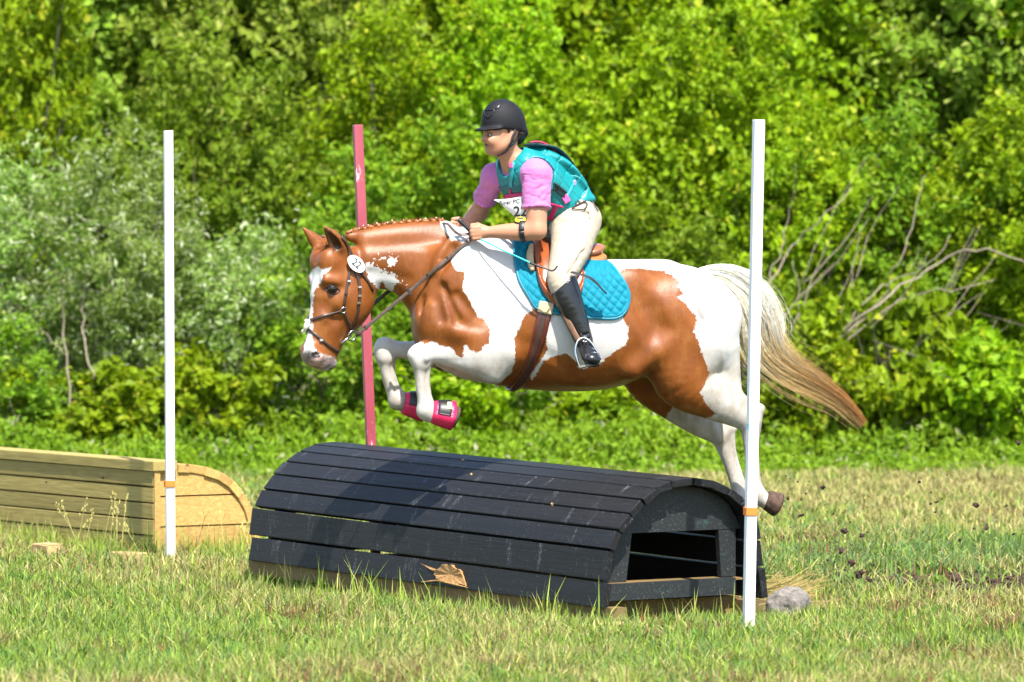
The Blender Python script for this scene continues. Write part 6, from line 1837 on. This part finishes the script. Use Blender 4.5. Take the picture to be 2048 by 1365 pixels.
# tall boots
for s_ in (1, -1):
    m_ = (lambda p: p) if s_ > 0 else bodymir
    q0 = np.array(m_(hp(1150, 640, .39)))
    Fo = Field(q0 - np.array((.22, .35, .42)), q0 + np.array((.22, .35, .26)), .0045)
    L_ = [(1126, 566, .344, .064, .062)] + [(x, y, l, a, w) for x, y, l, a, w in CALF[1:]]
    Fo.loft(leg_st(L_, .006, s_), HLn, .02, 1, .5)
    Fo.chain([m_(hp(1172, 692, .372)), m_(hp(1175, 700, .41)), m_(hp(1181, 711, .455)), m_(hp(1185, 719, .50))], [.036, .040, .035, .026], [.036, .038, .042, .038], np.array(HD + HL * .25), .02, 1, 4)
    Fo.cap(m_(hp(1176, 709, .362)), m_(hp(1176, 714, .372)), .026, .026, None, None, None, .015, 1)
    # slanted top line, higher on the outside
    c_ = m_(hp(1128, 566, .36)); n_ = (m_(hp(1128, 566, .36)) - m_(hp(1146, 625, .37))).normalized() + HD * .55
    n_.normalize()
    Fo.apply(np.array(c_) - .16, np.array(c_) + .16, lambda X, Y, Z: -((X - c_.x) * n_.x + (Y - c_.y) * n_.y + (Z - c_.z) * n_.z), .003, 0, 'sub')
    for pts in (((1146, 668, .425), (1160, 672, .43), (1176, 668, .41)), ((1150, 678, .425), (1162, 681, .43), (1178, 678, .41)), ((1155, 686, .43), (1168, 688, .435), (1182, 686, .42)), ((1163, 708, .49), (1180, 702, .50), (1196, 704, .47))):
        Fo.chain([m_(hp(*p)) for p in pts], [.003, .005, .003], None, None, .010, 1, 4, 1, 'sub')
    V, Q, _ = Fo.mesh(1); bt = put_world('tall_boot', V, Q, M_boot, person)
    sole = [m_(hp(1174, 716, .37)), m_(hp(1178, 722, .41)), m_(hp(1184, 729, .46)), m_(hp(1188, 732, .495))]
    mb = MB(); V, Fc = tube_geo([Vector(p) for p in catmull(sole, 3)], [.028, .028, .027, .027, .028, .031, .034, .035, .034, .024], 10, flat=(1, .28), side=HD); mb.add(V, Fc)
    mb.build('sole', M_blk, bt)

# helmet
Fh = Field(np.array(FO) - np.array((.2, .2, .12)), np.array(FO) + np.array((.2, .2, .22)), .0042)
Fh.ell(fp(1004.5, 243, 0), (.084, .103, .105), ax_f, .01, 1)
Fh.ell(fp(1012, 252, 0), (.082, .092, .085), ax_f, .03, 1)
cpl = Vector(fp(1004, 260, 0)); npl = (Vector((0, 0, -1)) + FD_ * .10).normalized()
Fh.apply(np.array(cpl) - .2, np.array(cpl) + .2, lambda X, Y, Z: -((X - cpl.x) * npl.x + (Y - cpl.y) * npl.y + (Z - cpl.z) * npl.z), .006, 1, 'sub')
Fh.chain([fp(986, 257, 0), fp(970, 258.5, 0), fp(957, 261, 0)], [.013, .009, .005], [.080, .070, .038], FLn, .012, 1, 5, .8)
Fh.cap(fp(1036, 262, 0), fp(1042, 268, 0), .030, .024, .066, .060, FLn, .02, 1, 'add', .8)
Fh.chain([fp(965, 232, .02), fp(967, 222, .0), fp(975, 222, .045), fp(970, 236, .03)], [.0012] * 4, None, None, .004, 1, 3, 1, 'sub')
V, Q, _ = Fh.mesh(2); helmet = put_world('helmet', V, Q, M_helm, person)
HE = BVHTree.FromPolygons([tuple(v) for v in V], Q.tolist())
def hstrap(name, pts, w, th, mat):
    P = []; Nn = []
    for x, y in dens(pts, 2.5):
        r_ = vhit(x, y, .001, HE)
        if r_: P.append(r_[0]); Nn.append(r_[1])
    mb = MB(); V, Fc = strap_geo(P, Nn, w, th); mb.add(V, Fc); return mb.build(name, mat, helmet)
hstrap('crown_seam', [(991, 219), (998, 212), (1004, 206), (1008, 200)], .007, .0022, M_helmg)
hstrap('badge', [(968.5, 221), (972, 231), (977, 236), (984, 229), (989, 221)], .006, .003, M_helmg)
hstrap('badge', [(968.5, 221), (978, 220.5), (990, 220.5)], .006, .003, M_helmg)
V = []
r_ = vhit(996, 215.5, .003, HE); ball('stud', r_[0], (.005, .005, .004), ((1, 0, 0), (0, 1, 0), (0, 0, 1)), M_steel, helmet, 8, 6)
P_BVH = BVHTree.FromPolygons([tuple(v.co) for v in me.vertices], [tuple(p.vertices) for p in me.polygons])
mb = MB()
for pts in ([(1030, 254), (1028, 266), (1022, 284), (1017, 294)], [(1041, 262), (1034, 276), (1024, 288), (1017, 294)], [(1017, 294), (1012, 301), (1003, 307), (994, 310)]):
    P = []; Nn = []
    for x, y in dens(pts, 2.5):
        r_ = vhit(x, y, .004, P_BVH)
        if r_ and (not P or (r_[0] - P[-1]).length < .06): P.append(r_[0]); Nn.append(r_[1])
    if len(P) > 1: V, Fc = strap_geo(P, Nn, .013, .004); mb.add(V, Fc)
mb.build('chin_strap', M_blk, helmet)
# hair at the temple and in a low knot
Fr = Field(np.array(FO) - .2, np.array(FO) + .2, .005)
Fr.ell(fp(1031, 266, 0), (.070, .046, .034), ax_f, .02, 1); Fr.ell(fp(1038, 275, -.01), (.030, .028, .034), ax_f, .02, 1); Fr.cap(fp(1017, 258, .072), fp(1019, 266, .073), .012, .008, .006, .005, FLn, .01, 1)
V, Q, _ = Fr.mesh(2); put_world('hair', V, Q, M_hair, person)

# ---------------------------------------------------------------- things the rider carries
watch = empty('arm_watch', hp(1043, 450, .33), 'yellow and black stopwatch strapped to the rider forearm', 'watch')
fa = (Vector(WR_N) - Vector(EL_N)); wc = Vector(hp(1046, 462, .288)); fd = fa.normalized(); x = HL - fd * HL.dot(fd); x.normalize(); y = fd.cross(x)
if y.z < 0: y = -y
ringp = [wc + x * (.050 * math.cos(t)) + y * (.050 * math.sin(t)) for t in np.linspace(0, 2 * math.pi, 29)]
mb = MB(); V, Fc = strap_geo(ringp, [p - wc for p in ringp], .024, .004); mb.add(V, Fc); mb.build('strap', M_blk, watch)
wz = (y * .80 + x * .62).normalized(); wcen = Vector(vhit(1041, 448, 0, P_BVH)[0]) if vhit(1041, 448, 0, P_BVH) else wc + y * .05
wcen = Vector(hp(1041, 442, .29)); wx = fd; wy = wz.cross(wx)
ball('case', wcen, (.012, .031, .024), (wz, wx, wy), M_blk, watch, 20, 12)
ball('face_ring', wcen + wz * .006, (.009, .027, .0205), (wz, wx, wy), pm('yellow_plastic', (.80, .62, .02), .35, .05), watch, 20, 12)
put('display', box_me('display', .030, .015, .004, .002, 2), pm('watch_display', (.07, .08, .05), .2, .1), watch, frame(wcen + wz * .0142, wx, wy, wz))
crop = empty('riding_crop', hp(950, 470, .24), 'riding crop with black handle and teal braided shaft in the rider hand', 'riding crop')
mb = MB(); V, Fc = tube_geo([hp(917, 439, .215), hp(921, 443, .215), hp(936, 458, .222), hp(948, 470, .23)], [.0085, .0105, .0095, .008], 8); mb.add(V, Fc); mb.build('handle', M_blk, crop)
sh = [Vector(p) for p in catmull([hp(958, 478, .235), hp(980, 488, .27), hp(1005, 501, .31), hp(1032, 513, .35), hp(1062, 527, .40)], 6)]
M_braid, nt, b = nodes('teal_braid'); wv = nt.nodes.new('ShaderNodeTexWave'); wv.inputs['Scale'].default_value = 45; wv.bands_direction = 'DIAGONAL'
tc = nt.nodes.new('ShaderNodeTexCoord'); nt.links.new(tc.outputs['Object'], wv.inputs['Vector'])
nt.links.new(mixc(nt, ramp(nt, wv.outputs['Fac'], (.4, .6, 0, 1)), (.004, .28, .28), (.05, .55, .52)), b.inputs['Base Color'])
mb = MB(); V, Fc = tube_geo(sh, .0042, 8); mb.add(V, Fc); mb.build('braided_shaft', M_braid, crop)
kp = [Vector(p) for p in catmull([hp(1060, 526, .398), hp(1078, 533, .42), hp(1095, 539, .435), hp(1104, 542, .445), hp(1110, 539, .45), hp(1115, 532, .45)], 4)]
mb = MB(); V, Fc = tube_geo(kp, [.0055] * 6 + [.004] * (len(kp) - 6), 7); mb.add(V, Fc); mb.build('keeper', M_blk, crop)
# ================================================================ SMALL THINGS
M_earth = pm('dark_earth', (.045, .024, .014), .95, .4, 40, .8, 60)
CL = []
for k in range(5):
    bm = bmesh.new(); bmesh.ops.create_icosphere(bm, subdivisions=2, radius=1.0); g = np.random.default_rng(k)
    for v in bm.verts:
        q = v.co * 1.7 + Vector((k * 5, 0, 0)); v.co *= .8 + .75 * mnoise.noise(q) + .25 * mnoise.noise(q * 3)
    me_ = bpy.data.meshes.new('clod'); bm.to_mesh(me_); bm.free(); me_.materials.append(M_earth); CL.append(me_)
def clod(px, py, r_px, Y, lab, grp='clods of earth thrown up by the hooves', el=1.0, name='earth_clod'):
    p = at(px, py, Y); s = .82 * r_px * Y / F
    o = put(name, random.choice(CL), None, None, Matrix.Translation(p) @ Matrix.Rotation(random.uniform(0, 6), 4, (random.random(), random.random(), random.random() + .1)) @ Matrix.Diagonal((s * el, s / el ** .5, s * .85, 1)))
    return tag(o, lab, 'clod', grp)
for px, py, r_, el, lab in (
  (1645, 975, 7, 1.2, 'large clod flying just right of the hind hoof, level with it'), (1689, 1062, 10, 1.1, 'big ragged clod flying midway between the hind hoof and the bare patch'),
  (1952, 1010, 8, 1.2, 'clod flying highest of the larger ones toward the right edge'), (1974, 1054, 7, 1.7, 'long flat clod flying near the right edge of the photo'),
  (2037, 886, 7, 1.3, 'lone clod flying at the right edge in front of the bushes'), (1683, 1102, 9, 1.4, 'wide clod flying low just above the bare patch'),
  (1724, 1071, 7, 1.1, 'reddish clod flying right of the big ragged one'), (1704, 1126, 11, 1.0, 'dark clod breaking up over the left end of the bare patch'),
  (1719, 1149, 13, 1.2, 'largest clod, almost on the ground at the bare patch'), (1738, 1160, 9, 1.3, 'clod landing right of the largest one'),
  (1576, 997, 5, 1.0, 'small clod closest to the hind hoof'), (1602, 1032, 6, 1.4, 'small clod flying below the hind hoof')):
    clod(px, py, r_, 27.9 + random.uniform(-.5, .5), lab, el=el)
SL = 'tiny dark crumb of earth flying behind the horse'; SG = 'crumbs of earth in the air'
SLr = 'crumb of earth flying right of the hind hoof, one of the bigger ones'
for px, py, r_ in ((1839, 964, 5), (1874, 1004, 4.5), (1861, 1008, 4), (1870, 1025, 4), (1595, 964, 3), (1602, 1000, 3.2), (1763, 924, 3.2), (1770, 906, 2.8), (1894, 950, 2.6), (1926, 915, 2.6), (1846, 1065, 3.4), (1920, 1080, 5), (1948, 1058, 4), (2027, 1069, 4), (2013, 1012, 4), (1667, 1028, 3.5), (1580, 958, 2.4), (1612, 988, 3), (1616, 970, 2), (1558, 962, 2), (1640, 1008, 2.2), (1700, 1045, 3), (1884, 998, 2.6), (1862, 985, 2.4), (1632, 1042, 2.2), (1660, 1085, 3), (1655, 1120, 4), (1690, 1140, 4), (1748, 1130, 3.5), (1780, 1000, 1.8), (1820, 1080, 2), (1820, 930, 1.8), (1790, 940, 1.6), (1850, 1040, 2.2), (1990, 1080, 2.4), (1960, 1110, 2.5), (1880, 1100, 2.4), (1710, 985, 1.8), (1735, 1015, 1.8), (1670, 960, 1.6)):
    clod(px, py, r_, 27.9 + random.uniform(-.8, .8), SL, SG, random.uniform(.9, 1.6), 'earth_crumb')
base = np.array([v.co for v in CL[1].vertices]); bf = np.array([list(p.vertices) for p in CL[1].polygons])
tb = np.array([[1, 0, 0], [-1, .3, .2], [0, -1, .4], [0, .4, 1.0]]); tf = np.array([[0, 1, 2], [0, 3, 1], [1, 3, 2], [2, 3, 0]])
mbv = []; mbf = []; b0 = 0; g = np.random.default_rng(31)
for i in range(900):
    if i < 480: px, py = g.normal(1690, 42), g.normal(1108, 34)
    elif i < 760: px = 1565 + abs(g.normal(0, 85)); py = g.normal(1000 + (px - 1565) * .55, 40)
    else: px, py = g.uniform(1700, 2060), g.uniform(900, 1100)
    p = at(px, min(py, 1165), 28.2 + g.uniform(-.6, .6)); s = g.gamma(2, .0009) + .0012
    mbv.append(tb * s * g.uniform(.6, 1.5, (4, 3)) + np.array(p)); mbf.append(tf + b0); b0 += 4
tag(put('dirt_spray', np_mesh('dirt_spray', np.concatenate(mbv), np.concatenate(mbf), False), M_earth), 'fine spray of dirt kicked up behind the hind hooves', kind='stuff')
# loose earth on the bare patch
mbv = []; mbf = []; g = np.random.default_rng(12); b0 = 0
base = np.array([v.co for v in CL[1].vertices]); bf = np.array([list(p.vertices) for p in CL[1].polygons])
k = 0
while k < 1100:
    x, y = g.uniform(1.2, 3.4), g.uniform(28.0, 30.6)
    if dirt_amount(np.array([x]), np.array([y]))[0] < g.uniform(.15, .8): continue
    s = g.gamma(2, .0042); th = g.uniform(0, 6.28); c, sn = math.cos(th), math.sin(th)
    V = base * np.array([s * g.uniform(.8, 1.8), s, s * .7]); V = np.stack([V[:, 0] * c - V[:, 1] * sn, V[:, 0] * sn + V[:, 1] * c, V[:, 2]], 1) + np.array([x, y, s * .3 + float(ground_h(np.array([x]), np.array([y]))[0])])
    mbv.append(V); mbf.append(bf + b0); b0 += len(V); k += 1
me_ = np_mesh('loose_earth', np.concatenate(mbv), np.concatenate(mbf)); tag(put('loose_earth', me_, M_earth), 'loose crumbled earth on the bare patch right of the jump', kind='stuff')

# weathered log end and straw at the right foot of the jump
g0 = on_ground(1566, 1238)
Fd = Field(np.array(g0) - np.array((.16, .2, .1)), np.array(g0) + np.array((.16, .3, .22)), .0055)
Fd.cap(np.array(g0) + (0, .0, .05), np.array(g0) + (.05, .18, .055), .078, .08, None, None, None, .01, 1, 'add', .3)
Fd.cap(np.array(g0) + (.008, -.09, .125), np.array(g0) + (.03, .12, .13), .024, .022, None, None, None, .012, 1, 'sub')
V, Q, _ = Fd.mesh(1)
V = V + .024 * np.stack([fbm(V[:, 0] * 25, V[:, 2] * 25, 5) - .5, fbm(V[:, 2] * 22, V[:, 0] * 22, 6) - .5, fbm(V[:, 0] * 22, V[:, 1] * 22, 7) - .5], 1)
M_log = pm('weathered_wood', (.15, .13, .11), .9, .5, 45, 1.0, 60)
tag(put_world('log', V, Q, M_log), 'weathered grey log end with a notch beside the right white pole', 'log')
pr = []
for i in range(420):
    p = on_ground(1585 + random.gauss(0, 34), 1195 + random.gauss(0, 14)); z = random.uniform(.0, .05) * math.exp(-((p.x - g0.x) / .3) ** 2) + .004
    th = random.gauss(0, .5) + (0 if random.random() < .7 else 1.2); L_ = random.uniform(.06, .20); w = .0022
    dx, dy, dz = math.cos(th) * L_, math.sin(th) * L_, random.gauss(0, .03)
    x, y = p.x, p.y
    Vv = np.array([[x - dx / 2, y - dy / 2, z - w], [x + dx / 2, y + dy / 2, z + dz - w], [x + dx / 2, y + dy / 2, z + dz + w], [x - dx / 2, y - dy / 2, z + w]])
    Vv[:, 2] = np.maximum(Vv[:, 2], .002)
    c = np.array([.40, .30, .11]) * random.uniform(.7, 1.2)
    pr.append((Vv, np.array([[0, 1, 2], [0, 2, 3]]), np.repeat(c[None], 4, 0)))
stuff_mesh('straw', pr, M_grass, 'scattered yellow straw behind the log end')
# crumbs and chips lying on the black roof
JB_V = []; JB_F = []
for o in jump.children:
    if o.name.startswith('plank'):
        M_ = wm(o); b0 = len(JB_V); JB_V += [M_ @ v.co for v in o.data.vertices]; JB_F += [[b0 + i for i in p.vertices] for p in o.data.polygons]
JB = BVHTree.FromPolygons(JB_V, JB_F)
for i, (px, py, r_, lab) in enumerate(((776, 889, 4, 'crumb of earth on the black roof ridge under the forelegs'), (895, 901, 3.4, 'crumb of earth on the black roof ridge right of the forelegs'), (926, 921, 3, 'pale chip lying on the upper black planks'), (943, 950, 3, 'tan chip caught between the black planks'), (1105, 1008, 3, 'small pale chip on the black roof near its open end'))):
    r_hit = vhit(px, py + (3 if i < 2 else 0), .002, JB)
    if r_hit is None: continue
    o = put('earth_crumb' if i < 2 else 'wood_chip', CL[i % 5], None, None, Matrix.Translation(r_hit[0]) @ Matrix.Scale(r_ * 28 / F, 4)); tag(o, lab, 'crumb' if i < 2 else 'chip')
    if i >= 2: o.material_slots[0].link = 'OBJECT'; o.material_slots[0].material = M_shim
